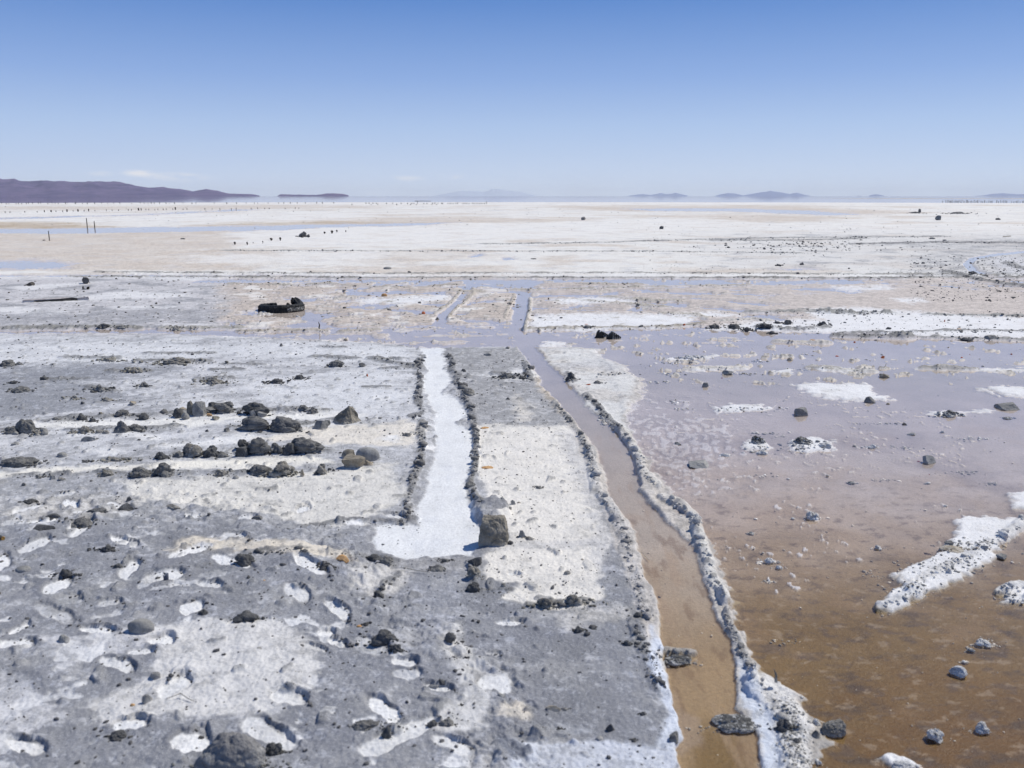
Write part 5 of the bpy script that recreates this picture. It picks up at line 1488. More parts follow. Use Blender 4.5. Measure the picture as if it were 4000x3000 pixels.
def side(a, r, z, j):
    r, z = rag(a, r, z, j)
    t = max(0, a - math.radians(25)) * .20
    n = float(pn(np.array([a * 7.0]), np.array([3.3]), 79)[0]); n2 = float(pn(np.array([a * 26.0]), np.array([1.3]), 80)[0])
    if j in (3, 4, 5):
        r += (.05 * n + .03 * n2); z += .03 * n2 - .03
    if a < math.radians(-200) and j in (2, 3, 4, 5, 6):
        z -= .05 * (1 + n2); r += .05 * n2
    return r, z + t
sw = [(TRD * .95, TH_ - .03), (TRD * .93, TH_ - .005), (TRD * .84, TH_ + .012), (TRD * .70, TH_ + .004), (TRD * .62, TH_ - .03), (TRD * .63, TH_ - .05), (TRD * .71, TH_ - .018), (TRD * .84, TH_ - .012), (TRD * .925, TH_ - .035)]
v, f = arc_sweep(sw, A0 + .02, A1 - .03, 200, side)
pymesh('sidewall', v, f, 'rubber', tyre, False)
v, f = arc_sweep([(TRD * .64, 0), (TRD * .70, .03), (TRD * .95, .04), (TRD * .95, .02), (TRD * .7, .01)], A0, A1, 90, rag)
pymesh('lower_sidewall', v, f, 'rubber', tyre, False)
# salt crust on the tread's right-hand front, with a thickness of its own
v, f = arc_sweep([(TRD * 1.001, .035), (TRD * 1.008, .04), (TRD * 1.008, .08), (TRD * 1.004, .11), (TRD * .995, .11), (TRD * .995, .035)], math.radians(-62), math.radians(-4), 60, rag)
pymesh('salt_crust', v, f, 'rubbersalt', tyre, False)
# torn end of the cavity
p, ff = stone_shape('crumb', 5, 3)
o = pymesh('torn_edge', [tuple(q) for q in p * np.array([.055, .05, .07]) + np.array([TRD * .78 * math.cos(math.radians(60)), TRD * .78 * math.sin(math.radians(60)), TH_ + .04])], [tuple(int(i) for i in q) for q in ff], 'black', tyre)
p, ff = stone_shape('crumb', 9, 3)
pymesh('torn_flap', [tuple(q) for q in p * np.array([.05, .03, .05]) + np.array([TRD * .40, -TRD * .42, TH_ - .02])], [tuple(int(i) for i in q) for q in ff], 'black', tyre)

# ---------------------------------------------------------------- two tyre pieces in the cross stream
def at(px, py, z=0.0):
    x, y, d = gp(px, py, z)
    return x, y, d / FPX


def solid(outline, y0, y1):
    """outline in x, z with thickness along y"""
    n = len(outline)
    V_ = [(x, y0, z) for x, z in outline] + [(x, y1, z) for x, z in outline]
    F_ = [tuple(range(n)), tuple(range(2 * n - 1, n - 1, -1))] + [(i, i + n, (i + 1) % n + n, (i + 1) % n) for i in range(n)]
    return V_, F_


x, y, k = at(2349, 1320)
t1 = empty('tyre_piece', (x, y + .05, -.01), 'torn black tyre piece with a notched top, the nearer-edged of two in the cross stream', 'tyre piece')
t1["label"] = 'torn black tyre piece with a notched top, beside the ribbed piece in the cross stream'
u = k
v, f = solid([(-26 * u, -.02), (-20 * u, 8 * u), (-17 * u, 22 * u), (-9 * u, 32 * u), (-5 * u, 30 * u), (-9 * u, 21 * u), (1 * u, 25 * u), (6 * u, 17 * u), (8 * u, 10 * u), (12 * u, -.02)], -.02, .05)
pymesh('sidewall', v, f, 'rubber', t1)
for i in range(3):
    w0 = i * .05
    v, f = solid([(2 * u, 25 * u - w0 * .5), (10 * u, 22 * u - w0 * .8), (32 * u, 10 * u - w0 * .6), (36 * u, 2 * u), (14 * u, -.02), (7 * u, 10 * u)], .055 + w0, .10 + w0)
    pymesh('tread_band', v, f, 'rubbersalt' if i != 1 else 'rubber', t1)
v, f = solid([(-27 * u, -.02), (-26 * u, 5 * u), (10 * u, 1.5 * u), (12 * u, -.02)], -.05, -.02)
pymesh('bead', v, f, 'rubber', t1)

x, y, k = at(2400, 1324)
u = k
t2 = empty('tyre_piece', (x, y + .05, -.01), 'fan-shaped tyre piece with pale salted ribs, partner of the notched piece in the cross stream', 'tyre piece')
v, f = solid([(-30 * u, -.02), (-28 * u, 6 * u), (-16 * u, 20 * u), (-7 * u, 28 * u), (-6 * u, 20 * u), (-5 * u, -.02)], -.03, .10)
pymesh('sidewall', v, f, 'rubber', t2)
tops = [28, 26.5, 23, 21, 18, 15.5, 12, 9]
for i in range(8):
    x0 = -6.5 + i * 4.4; x1 = x0 + 4.4
    zt0 = tops[i]; zt1 = tops[i] - 2.2
    yy = -.045 if i % 2 == 0 else -.012
    v, f = solid([(x0 * u, -.02), (x0 * u, zt0 * u), (x1 * u, zt1 * u), (x1 * u, -.02)], yy + .012 * i, .10 - .006 * i)
    pymesh('tread_rib', v, f, 'rubbersalt' if i % 2 == 0 else 'rubber', t2)

# ---------------------------------------------------------------- wood and rubbish
x, y, k = at(108, 1122)
p, f = stone_shape('wedge', 31, 4)
lo, hi = p.min(0), p.max(0); p = (p - (lo + hi) / 2) / (hi - lo) * np.array([38 * k, 26 * k, 26 * k]); p[:, 2] += 8 * k
# slope it: high at the far end
p[:, 2] *= np.clip(.55 + .9 * (p[:, 0] / (38 * k)), .3, 1.1)
o = pymesh('wood_stump', [tuple(q) for q in p], [tuple(int(i) for i in q) for q in f], 'wood')
o.location = (x, y + .1, .03); tag(o, 'dark weathered wedge of wood lying on the mud before the cross track', 'wood stump')

x, y, k = at(336, 1113)
lg = empty('log', (x, y, .03), 'short round dark log seen end-on, standing behind the broken shard', 'log')
r = 12 * k
prof = [(r * (1 + .04 * math.sin(3 * a) + .02 * math.sin(7 * a)) * math.cos(a), r * .93 + r * (1 + .04 * math.sin(3 * a)) * math.sin(a)) for a in np.linspace(0, 2 * math.pi, 28, endpoint=False)]
lg.rotation_euler = (0, 0, -math.atan2(x, y))
v, f = solid(prof, 0, .3)
pymesh('bark', v, f, 'wood', lg)
v, f = solid([(a * .86, (b - r * .93) * .86 + r * .93) for a, b in prof], -.012, .01)
pymesh('cut_face', v, f, 'darkmud', lg)

x, y, k = at(333, 1135)
sh = empty('broken_shard', (x, y, .03), 'broken dark shard with two upright points lying before the round log', 'shard')
v, f = solid([(-13 * k, 0), (-11 * k, 3 * k), (-11 * k, 9 * k), (-9 * k, 13 * k), (-7 * k, 11 * k), (-6 * k, 5 * k), (-4 * k, 0)], 0, .05)
pymesh('point', v, f, 'darkmud', sh)
v, f = solid([(7 * k, 0), (5 * k, 5 * k), (9 * k, 10 * k), (15 * k, 11 * k), (14 * k, 4 * k), (13 * k, 0)], 0, .05)
pymesh('point', v, f, 'black', sh)
v, f = solid([(-7 * k, -.01), (-5 * k, 4 * k), (2 * k, 2.6 * k), (9 * k, 3 * k), (8 * k, -.01)], .01, .06)
pymesh('base', v, f, 'round', sh)

x0, y0, k = at(88, 1186); x1, y1, k1 = at(349, 1176)
pl = empty('plank', (x0, y0, .028), 'long grey-pink weathered plank lying flat on the salty mud', 'plank')
L = math.hypot(x1 - x0, y1 - y0); pl.rotation_euler = (0, 0, math.atan2(y1 - y0, x1 - x0))
out = [(0, .02), (.02 * L, .0), (.17 * L, -.01), (.18 * L, 0), (.6 * L, .01), (.8 * L, 0), (.99 * L, .005), (L, .03), (.98 * L, .10), (.75 * L, .13), (.62 * L, .34), (.4 * L, .30), (.2 * L, .24), (.03 * L, .2)]
n = len(out)
V_ = [(a, b, -.01) for a, b in out] + [(a, b, .045 + .006 * math.sin(i * 2.1)) for i, (a, b) in enumerate(out)]
F_ = [tuple(range(n - 1, -1, -1)), tuple(range(n, 2 * n))] + [(i, (i + 1) % n, (i + 1) % n + n, i + n) for i in range(n)]
pymesh('board', V_, F_, 'plank', pl)
v, f = solid([(.18 * L, -.01), (.17 * L, .03), (.5 * L, .045), (.75 * L, .075), (.82 * L, .06), (.82 * L, .0)], -.03, -.012)
pymesh('dark_edge', v, f, 'wood', pl)
v, f = solid([(.83 * L, .0), (.83 * L, .06), (.99 * L, .075), (1.0 * L, .03), (.99 * L, .0)], -.03, .06)
pymesh('splintered_end', v, f, 'plank', pl)

# three dark upright poles, and a fallen stub
for px, py, hh, lab in ((193, 942, 39, 'dark upright pole on the tan flat, nearest and lone of three'), (341, 892, 39, 'tall dark upright pole at the edge of the far brine strip'), (370, 892, 28, 'short dark upright pole beside the tall one at the far brine strip')):
    x, y, k = at(px, py)
    v, f = tube([(0, 0, -.1), (.01, 0, hh * k * .4), (0, .01, hh * k * .75), (.01, 0, hh * k)], [1.75 * k, 1.7 * k, 1.6 * k, 1.4 * k])
    o = pymesh('pole', v, f, 'black'); o.location = (x, y, 0); tag(o, lab, 'pole')
x, y, k = at(172, 942)
v, f = tube([(-5 * k, 0, .03), (0, .02, .04), (5 * k, 0, .03)], [1.4 * k, 1.5 * k, 1.2 * k])
o = pymesh('wood_stub', v, f, 'black'); o.location = (x, y, 0.02); tag(o, 'short dark stub of wood lying beside the lone pole', 'wood stub')
x, y, k = at(1248, 1292)
v, f = tube([(0, 0, -.02), (-1 * k, 0, 8 * k), (1.5 * k, 0, 15 * k), (-.5 * k, 0, 22 * k), (-2.5 * k, 0, 29 * k)], [3.2 * k, 2.6 * k, 2.6 * k, 1.8 * k, .8 * k])
o = pymesh('wood_stump', v, f, 'wood'); o.location = (x, y, .03); tag(o, 'thin dark stick standing upright on the shore of the cross stream', 'stick')
x, y, k = at(3026, 2700)
v, f = tube([(3 * k, 0, 0), (1 * k, 0, 14 * k), (2 * k, 0, 28 * k), (-3 * k, 0, 42 * k), (-9 * k, 0, 56 * k)], [6.5 * k, 6 * k, 4.5 * k, 3.2 * k, 1.2 * k])
o = pymesh('twig', v, f, 'palemud'); o.location = (x, y, .05); tag(o, 'crooked bare twig sticking up from the salty heap by the brown water', 'twig')
x, y, k = at(2500, 2168)
v, f = tube([(0, 0, 0), (8 * k, .04, 2 * k), (16 * k, -.02, 1 * k), (28 * k, -.1, 1 * k)], [1.6 * k, 1.8 * k, 1.6 * k, .9 * k])
o = pymesh('twig', v, f, 'tan'); o.location = (x, y, .004); tag(o, 'thin pale twig floating in the brine canal', 'twig')
x, y, k = at(1560, 2252)
v, f = tube([(0, .05, .01), (25 * k, .02, .02), (60 * k, 0, .015), (120 * k, -.02, .01)], [1.2 * k, 1.6 * k, 1.8 * k, .9 * k])
o = pymesh('twig', v, f, 'tan'); o.location = (x, y, .03); tag(o, 'long thin straw-coloured twig on the mud below the white salt pool', 'twig')
x, y, k = at(3462, 1452)
v, f = tube([(0, 0, 0), (6 * k, 0, 9 * k), (10 * k, 0, 20 * k)], [1.2 * k, 1 * k, .6 * k])
o = pymesh('twig', v, f, 'tan'); o.location = (x, y + .1, .03); tag(o, 'tiny twig leaning on the brown pond stone', 'twig')
x, y, k = at(700, 2803)
v, f = tube([(-40 * k, 0, .012), (0, .04, .014), (40 * k, 0, .013), (72 * k, -.02, .01)], [1.2 * k, 2.2 * k, 2 * k, 1 * k])
o = pymesh('twig', v, f, 'brown'); o.location = (x, y, ground_z(x, y)); tag(o, 'thin brown twig lying on the pale speckled patch', 'twig')
x, y, k = at(3934, 931)
v, f = tube([(-17 * k, 0, .06), (17 * k, 0.1, .1)], [1.6 * k, 1.6 * k])
o = pymesh('wood_stub', v, f, 'tan'); o.location = (x, y, .03); tag(o, 'pale straight batten lying far out among the dark clods', 'batten')

# torn plastic cup, tin can
x, y, k = at(649, 2262, .08)
cup = empty('plastic_cup', (x, y, ground_z(x, y) - .006), 'small torn plastic cup with a white rim, standing on the dark mud', 'cup')
nn = 20; V_, F_ = [], []
for i in range(nn):
    a = 2 * math.pi * i / nn
    jag = (31 + 5 * math.sin(a * 2 + 2.2) + 3 * math.sin(a * 5)) * k
    for r, z in ((9.5 * k, 0), (10.2 * k, 14 * k), (10.8 * k, jag), (9.6 * k, jag), (8.6 * k, 2 * k)):
        V_.append((r * math.cos(a), r * math.sin(a) * .8, z))
for i in range(nn):
    j = (i + 1) % nn
    for q in range(4):
        F_.append((i * 5 + q, j * 5 + q, j * 5 + q + 1, i * 5 + q + 1))
pymesh('wall', V_, F_, 'bluegrey', cup, True)
pts = []
for i in range(nn + 1):
    a = 2 * math.pi * i / nn
    pts.append((10.4 * k * math.cos(a), 8.2 * k * math.sin(a), (31.5 + 5 * math.sin(a * 2 + 2.2) + 3 * math.sin(a * 5)) * k))
v, f = tube(pts, [1.3 * k] * (nn + 1), 6)
pymesh('rim', v, f, 'white', cup, True)
x, y, k = at(12, 2113, .08)
can = empty('tin_can', (x, y, ground_z(x, y) + 7 * k), 'small rusty tin can lying on its side at the picture edge, open end showing', 'can')
can.rotation_euler = (0, 0, math.radians(-35))
v, f = tube([(-.12, 0, 0), (-.11, 0, 0), (0, 0, 0)], [6.5 * k, 7.5 * k, 7.5 * k], 20); pymesh('body', v, f, 'darkmud', can, True)
pts = [(0.003, 6.2 * k * math.cos(a), 6.2 * k * math.sin(a)) for a in np.linspace(0, 2 * math.pi, 25)]
v, f = tube(pts, [1.9 * k] * 25, 8); pymesh('rim', v, f, 'rust', can, True)
v, f = tube([(.001, 0, 0), (.004, 0, 0)], [4.4 * k, 4.4 * k], 16); pymesh('lid', v, f, 'rust', can)

# ---------------------------------------------------------------- far rows of post stumps
def post_mesh(i):
    r_ = random.Random(i)
    h = 1.0; lean = r_.uniform(-.12, .12)
    wv_ = [r_.uniform(.8, 1.25) for _ in range(5)]
    v, f = tube([(0, 0, -.2), (lean * .3, 0, .3), (lean * .6, .02, .6), (lean, 0, .85), (lean * 1.1, 0, 1.0)], [.5 * wv_[0], .48 * wv_[1], .5 * wv_[2], .55 * wv_[3], .35 * wv_[4]], 7)
    me = bpy.data.meshes.new('post'); me.from_pydata(v, [], f); me.update(); me.materials.append(M['wood'])
    return me


PM = [post_mesh(i) for i in range(6)]
proto_post = bpy.data.objects.new('fence_post', PM[0])
used = [False]


def post(px, py, w, h, label, group, i):
    o = proto_post if not used[0] else proto_post.copy()
    used[0] = True
    o.data = PM[i % 6]
    COL.objects.link(o)
    x, y, k = at(px, py, 0.0)
    o.location = (x, y, max(ground_z(x, y) - .01, -.02) if y < 385 else -.02)
    o.scale = (w * k, w * k, h * k)
    tag(o, label, 'post', group)


rA = [22, 77, 112, 140, 200, 230, 268, 326, 352, 404, 438, 476, 505, 592, 643, 682, 720, 743, 810, 830, 925, 937, 1020, 1078, 1085, 1170, 1255, 1328, 1405, 1480, 1628, 1700, 1732, 1780, 1830, 1868, 1905, 1970, 2005, 2050, 2088, 2155]
rA = [a / 3.16 for a in rA] + [a / 1.58 for a in (1130, 1185, 1210, 1268, 1322, 1400, 1460, 1520, 1570, 1590, 1640, 1655, 1720, 1752, 1792, 1835, 1885, 1920, 1955, 1990, 2060)]
for i, a in enumerate(rA):
    if i % 7 == 3:
        continue
    post(a, 797.5 - .0014 * a + random.uniform(-.4, .6), random.uniform(1.4, 2.9), random.uniform(3, 10) if a < 700 else random.uniform(4, 7), 'short dark stump in the farthest long row of posts, below the hills', 'farthest row of post stumps', i)
rB = [65, 125, 307, 460, 550, 632, 692, 775, 828, 905, 965, 1040, 1096, 1173, 1315, 1385, 1466, 1585, 1623, 1712, 1743, 1803, 1837, 1912, 1950, 2016, 2053, 2135, 2168]
rB = [a / 3.16 for a in rB] + [a / 1.58 for a in (1083, 1130, 1155, 1265, 1310, 1358, 1428, 1458, 1550, 1590, 1635, 1662, 1760, 1822, 1845)]
for i, a in enumerate(rB):
    big = i in (4, 5, 8, 10, 12, 19, 20, 29)
    post(a, 833 - .0185 * a if a < 700 else 820.5 - .009 * (a - 700), random.uniform(3.5, 6.5) if big else random.uniform(1.8, 3), random.uniform(8, 11) if big else random.uniform(4.5, 7.5), 'dark stump in the nearer long row of posts, crossing the white salt before the hills', 'nearer row of post stumps', i)
cxs = [1375, 1430, 1442, 1450, 1457, 1470, 1476, 1510, 1534, 1550, 1567, 1592, 1604, 1609, 1617, 1626, 1656, 1668, 1687, 1690, 1699, 1706, 1711, 1725, 1729, 1750, 1757, 1762, 1770, 1780, 1787, 1806, 1812, 1818, 1824, 1832, 1845, 1852, 1860, 1867, 1874, 1880, 1886, 1893]
for i, a in enumerate(cxs):
    post(a, 797 + (4.5 if i % 3 == 0 and a < 1720 else 0) + random.uniform(-.5, .5), random.uniform(2, 3.2), random.uniform(3.5, 5.5), 'tiny dark stump in the short broken row of posts beside the far signboard', 'broken row of stumps by the signboard', i)
post(1900, 798, 1.7, 11, 'taller leaning post that ends the short broken row by the far signboard', None, 3)
rxs = [3682, 3694, 3700, 3706, 3710, 3713, 3718, 3722, 3727, 3733, 3738, 3742, 3746, 3752, 3757, 3764, 3768, 3774, 3778, 3782, 3789, 3794, 3800, 3805, 3812, 3818, 3823, 3832, 3838, 3846, 3854, 3862, 3868, 3872, 3876, 3893, 3900, 3908, 3914, 3920, 3926, 3932, 3950, 3958, 3964, 3970, 3976, 3984, 3994, 3999]
for i, a in enumerate(rxs):
    post(a, 791.2 + .0065 * (a - 3680) + random.uniform(-.3, .3), random.uniform(1.2, 2.1), random.uniform(7, 11), 'thin dark post in the dense row standing in the mirage under the far island', 'dense row of posts in the mirror water', i)
# broken stumps in the middle distance
for px, py, w, h, lab in (
    (918, 958, 10, 12, 'forked broken stump, first of the scattered stumps on the pale flat'),
    (966, 960, 7, 14, 'pointed broken stump, second of the scattered stumps on the pale flat'),
    (989, 953, 4, 5, 'tiny broken stump between the pointed stump and the thin stump'),
    (1027, 953, 4, 11, 'thin broken stump, middle of the scattered stumps on the pale flat'),
    (1060, 942, 12, 11, 'wide ragged stump with a flat head on the pale flat'),
    (1095, 942, 9, 14, 'ragged stump with a drooping head, just before the craggy lump'),
    (1268, 915, 9, 9, 'ragged stump just after the craggy lump'),
    (1297, 914, 11, 13, 'wide-headed stump in the group after the craggy lump'),
    (1316, 909, 7, 10, 'dark rounded stump in the group after the craggy lump'),
    (1351, 909, 5, 8, 'last small stump of the group after the craggy lump')):
    x, y, k = at(px, py)
    v, f = tube([(0, 0, -.05), (0, 0, h * k * .3), (.1 * w * k, 0, h * k * .55), (-.05 * w * k, 0, h * k * .8), (.12 * w * k, 0, h * k)], [.30 * w * k, .22 * w * k, .5 * w * k, .46 * w * k, .12 * w * k], 8)
    V_ = [(a + random.uniform(-.05, .05) * w * k, b + random.uniform(-.05, .05) * w * k, c) for a, b, c in v]
    o = pymesh('broken_stump', V_, f, 'wood'); o.location = (x, y, .02); tag(o, lab, 'stump', 'broken stumps on the pale flat')

x, y, k = at(1631, 797)
sg = empty('signboard', (x, y, -.02), 'long low signboard on a single post at the edge of the salt', 'signboard')
v, f = tube([(0, 0, 0), (-.6 * k, 0, 12 * k)], [.9 * k, .9 * k], 6); pymesh('post', v, f, 'wood', sg)
v, f = solid([(-11 * k, 10.3 * k), (-11 * k, 13 * k), (52 * k, 12.6 * k), (52 * k, 10.3 * k)], -.05, .05); pymesh('board', v, f, 'plank', sg)
# ---------------------------------------------------------------- hills and islands
def hill_mat(name, c1, c2):
    return earth_mat(name, c1, c2, .004, 0, rough=1, bump=0)


def hills(pts, dist, thick, mat, seed, name='hills'):
    """pts: skyline in photograph pixels; real slopes that rise from the shore"""
    P = np.array(pts, float)
    n = 220; m = 26
    if pts[0][0] < -2000:      # the long range gets its columns where the skyline is seen
        xl = np.concatenate([np.linspace(pts[0][0], -300, 50, endpoint=False), np.linspace(-300, pts[-1][0], 170)])
    else:
        xl = np.linspace(pts[0][0], pts[-1][0], n)
    xs = xl
    ys = np.interp(xs, P[:, 0], P[:, 1])
    k = dist / FPX
    V_, F_ = [], []
    cxw = (xs - PW / 2) * k * CP
    for j in range(m):
        s = j / (m - 1)
        for i in range(n):
            hh = max(HORIZON - ys[i], 0) * k * CP * CP
            prof = math.sin(math.pi * min(s * 1.25, 1) * .5) if s < .8 else math.cos((s - .8) / .2 * math.pi / 2)
            e = 1 + .26 * float(fb[j, i]) if 0 < s < .75 else 1
            V_.append((cxw[i] * (1 + (s - .8) * thick / dist), dist + (s - .8) * thick, max(hh * prof * e, 0) - (3 if s in (0, 1) else .5) + CAMH * 0))
    for j in range(m - 1):
        for i in range(n - 1):
            F_.append((j * n + i, j * n + i + 1, (j + 1) * n + i + 1, (j + 1) * n + i))
    me = mesh_from(name, V_, F_); me.materials.append(mat)
    o = bpy.data.objects.new(name, me); COL.objects.link(o); o['kind'] = 'structure'
    return o


jj_, ii_ = np.meshgrid(np.arange(26), np.arange(220), indexing='ij')
def c0(l):
    return [(a / 1.58, 600 + b / 1.58) for a, b in l]
M['hillA'] = hill_mat('hazed_purple_slopes', (.078, .066, .15), (.14, .112, .21))  # purple slopes, with the blue of distant air added to the colour
M['veryfar'] = hill_mat('haze_pale_volcano', (.34, .40, .54), (.40, .46, .60))  # pale blue: haze put into the mountain's own colour
M['hillB'] = hill_mat('haze_blue_rock', (.16, .20, .36), (.21, .26, .42))  # haze blue painted into the rock of the islands
fb = fbm(ii_ * .09, jj_ * .22, 4, 401)
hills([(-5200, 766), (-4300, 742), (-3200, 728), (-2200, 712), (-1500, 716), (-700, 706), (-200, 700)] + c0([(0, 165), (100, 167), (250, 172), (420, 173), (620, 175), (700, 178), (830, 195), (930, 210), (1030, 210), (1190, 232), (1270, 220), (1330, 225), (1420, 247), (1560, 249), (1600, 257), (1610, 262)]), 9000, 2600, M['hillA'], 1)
fb = fbm(ii_ * .05 + 9, jj_ * .2, 4, 403)
hills(c0([(1708, 262), (1730, 250), (1800, 252), (1950, 254), (2020, 245), (2060, 243), (2120, 248), (2148, 254), (2156, 262)]), 9500, 500, M['hillA'], 2, 'island')
def c1(l):
    return [(1300 + a / 1.58, 600 + b / 1.58) for a, b in l]
def c2(l):
    return [(2600 + a / 1.58, 600 + b / 1.58) for a, b in l]
fb = fbm(ii_ * .06 + 20, jj_ * .2, 4, 405)
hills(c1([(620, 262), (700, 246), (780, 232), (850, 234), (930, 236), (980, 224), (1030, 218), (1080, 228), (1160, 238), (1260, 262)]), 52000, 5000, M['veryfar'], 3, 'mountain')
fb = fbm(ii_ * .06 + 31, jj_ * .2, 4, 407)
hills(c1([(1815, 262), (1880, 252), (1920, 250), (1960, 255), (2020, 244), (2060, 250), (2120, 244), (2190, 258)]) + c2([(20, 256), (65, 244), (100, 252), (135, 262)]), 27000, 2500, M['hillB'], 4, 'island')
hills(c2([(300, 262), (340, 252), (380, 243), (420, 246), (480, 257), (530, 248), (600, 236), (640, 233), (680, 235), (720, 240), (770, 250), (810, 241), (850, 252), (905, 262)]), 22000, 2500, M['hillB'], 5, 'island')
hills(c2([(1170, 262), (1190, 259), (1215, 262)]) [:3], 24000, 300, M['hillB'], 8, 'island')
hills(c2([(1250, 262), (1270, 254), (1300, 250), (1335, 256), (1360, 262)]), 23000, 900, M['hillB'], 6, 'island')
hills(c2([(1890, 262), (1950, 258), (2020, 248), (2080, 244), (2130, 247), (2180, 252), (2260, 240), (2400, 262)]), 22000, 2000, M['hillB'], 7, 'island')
# low far shore on the right: a thin tan spit between salt and mirage sheet
fb = fbm(ii_ * .3, jj_ * .2, 3, 409)
M['spit'] = earth_mat('tan_shore', (.42, .36, .30), (.50, .44, .37), .02, 0, bump=0)
sv_, sf_ = [], []
for i in range(121):
    t = i / 120; xx = 300 + 620 * t; hh = (.22 + .12 * fbm(np.array([i * .2]), np.array([.5]), 3, 411)[0]) * min(1, t * 8)
    sv_ += [(xx, 880, -.1), (xx, 892, hh), (xx, 910, -.1)]
for i in range(120):
    sf_ += [(i * 3, i * 3 + 3, i * 3 + 4, i * 3 + 1), (i * 3 + 1, i * 3 + 4, i * 3 + 5, i * 3 + 2)]
me = mesh_from('shore', sv_, sf_); me.materials.append(M['spit'])
o = bpy.data.objects.new('shore', me); COL.objects.link(o); o['kind'] = 'structure'

# ---------------------------------------------------------------- loose crumbs nobody could count
def scatter(name, specs, label, seed):
    r_ = np.random.default_rng(seed)
    protos = []
    for s in range(7):
        p, f = stone_shape('clod' if s % 2 else 'angular', 300 + s, 2 if s < 2 else 1)
        lo, hi = p.min(0), p.max(0)
        protos.append(((p - (lo + hi) / 2) / (hi - lo), f))
    VV, FF, CC = [], [], []; off = 0
    for px, py, size, col in specs:
        x, y, d = gp(px, py, .02)
        if size < .002:
            continue
        p, f = protos[int(r_.integers(7))]
        a = r_.uniform(0, 6.28); ca, sa = math.cos(a), math.sin(a)
        q = p * size * r_.uniform(.6, 1.4, 3) * np.array([1, 1, .75])
        q = np.stack([q[:, 0] * ca - q[:, 1] * sa, q[:, 0] * sa + q[:, 1] * ca, q[:, 2]], 1)
        q += np.array([x, y, ground_z(x, y) + size * .08])
        VV.append(q); FF.append(f + off); off += len(q)
        CC.append(np.tile(np.array(col) * r_.uniform(.7, 1.25), (len(q), 1)))
    me = mesh_from(name, np.concatenate(VV), np.concatenate(FF), True)
    add_color(me, "tint", np.concatenate(CC)); me.materials.append(M['crumbs'])
    o = bpy.data.objects.new(name, me); COL.objects.link(o)
    return tag(o, label, 'crumbs', None, 'stuff')


M['crumbs'] = earth_mat("crumbs", (.75, .75, .75), (1.1, 1.08, 1.05), 40, .18, (2.2, 2.2, 2.2), .95, .6, island=True)
rr = np.random.default_rng(5)
mudspec, saltspec = [], []


def mpp(py):
    return gp(2000, py)[2] / FPX


for pts, wx, wy, h, col, gap in RDG:
    P = np.array(pts, float)
    white = col[0] > .45
    seg = np.hypot(np.diff(P[:, 0]), np.diff(P[:, 1]) * 2)
    horiz = np.abs(np.diff(P[:, 0])).sum() > 2.5 * np.abs(np.diff(P[:, 1])).sum()
    n = int(min(700, (seg.sum() / (3.0 if wy > 10 else 5.5)) * ((.4 if white else .9) if wy > 10 else 1.5)))
    for _ in range(n):
        i = rr.choice(len(seg), p=seg / seg.sum()); t = rr.random()
        b = P[i] * (1 - t) + P[i + 1] * t
        px = b[0] + rr.normal() * wx * .33; py = b[1] + rr.normal() * wy * .36
        m = mpp(max(py, 900))
        s = m * rr.choice([3, 5, 8, 12, 18, 28], p=[.38, .27, .17, .10, .05, .03]) * ((1.25 if white else 1.0) if wy > 10 else .34)
        s = min(s, .095)
        c = np.array(col) * rr.choice([.75, .95, 1.15] if not white else [.85, 1.05, 1.2])
        (saltspec if white else mudspec).append((px, py, s, tuple(np.clip(c, .05, .62))))
# clusters and general scatter
def cluster(px, py, w, h, n, col=(.13, .13, .13), dst=None, sz=(3, 5, 8, 12)):
    for _ in range(n):
        a, b = px + rr.normal() * w * .4, py + rr.normal() * h * .4
        (mudspec if dst is None else dst).append((a, b, mpp(max(b, 900)) * rr.choice(sz), tuple(np.array(col) * rr.choice([.6, 1, 1.3]))))


for row in S:
    px, py, w, h, style, mat, lab = row
    if style in ('crumb', 'clod', 'mound') and w > 20:
        c = {'mud': (.15, .15, .15), 'darkmud': (.09, .09, .09), 'palemud': (.27, .26, .23), 'salt': (.5, .5, .5), 'saltdark': (.3, .3, .3), 'tan': (.3, .25, .2)}.get(mat, (.18, .18, .17))
        cluster(px, py - h * .10, w * 1.15, h * (.5 if w > 2.2 * h else .3), int(6 + w * (.9 if style == 'crumb' else .6)), c, saltspec if mat in ('salt', 'saltdark') else None, (2.5, 4, 6, 9) if w < 60 else (3, 5, 8, 13))
for i in range(48):
    t = rr.random()
    cluster(1850 - 90 * t + rr.normal() * 20, 2310 + 560 * t, 16, 16, 2, (.12, .12, .125), None, (3, 5, 8, 14))
    cluster(1490 - 150 * t, 2350 + 330 * t, 40, 20, 1, (.12, .12, .125), None, (3, 5, 8, 14))
for fx, fy, a, b, an in FP:
    n = int(4 + a * .12)
    for _ in range(n):
        t = rr.uniform(-.2, 1.3); th = -math.pi * .5 + t * math.pi * .5
        ux, uy = a * 1.28 * math.cos(th) * rr.uniform(.9, 1.2), b * 1.35 * math.sin(th) * rr.uniform(.9, 1.25)
        mudspec.append((fx + ux * math.cos(an) - uy * math.sin(an), fy + ux * math.sin(an) + uy * math.cos(an), mpp(fy) * rr.choice([3, 5, 8, 13], p=[.35, .35, .2, .1]), (.13, .13, .135)))
for _ in range(2600):   # left flat
    px, py = rr.uniform(-200, 1650), 1330 + (2250 - 1330) * rr.random() ** 1.3
    mudspec.append((px, py, mpp(py) * rr.choice([2.5, 4, 6, 9], p=[.5, .3, .15, .05]), (.2, .2, .2)))
for _ in range(900):    # strip
    py = rr.uniform(1380, 2400); t = (py - 1380) / 1000
    px = rr.uniform(1770 + 100 * t, 2080 + 380 * t)
    mudspec.append((px, py, mpp(py) * rr.choice([2.5, 4, 6, 9], p=[.5, .3, .16, .04]), (.2, .19, .18)))
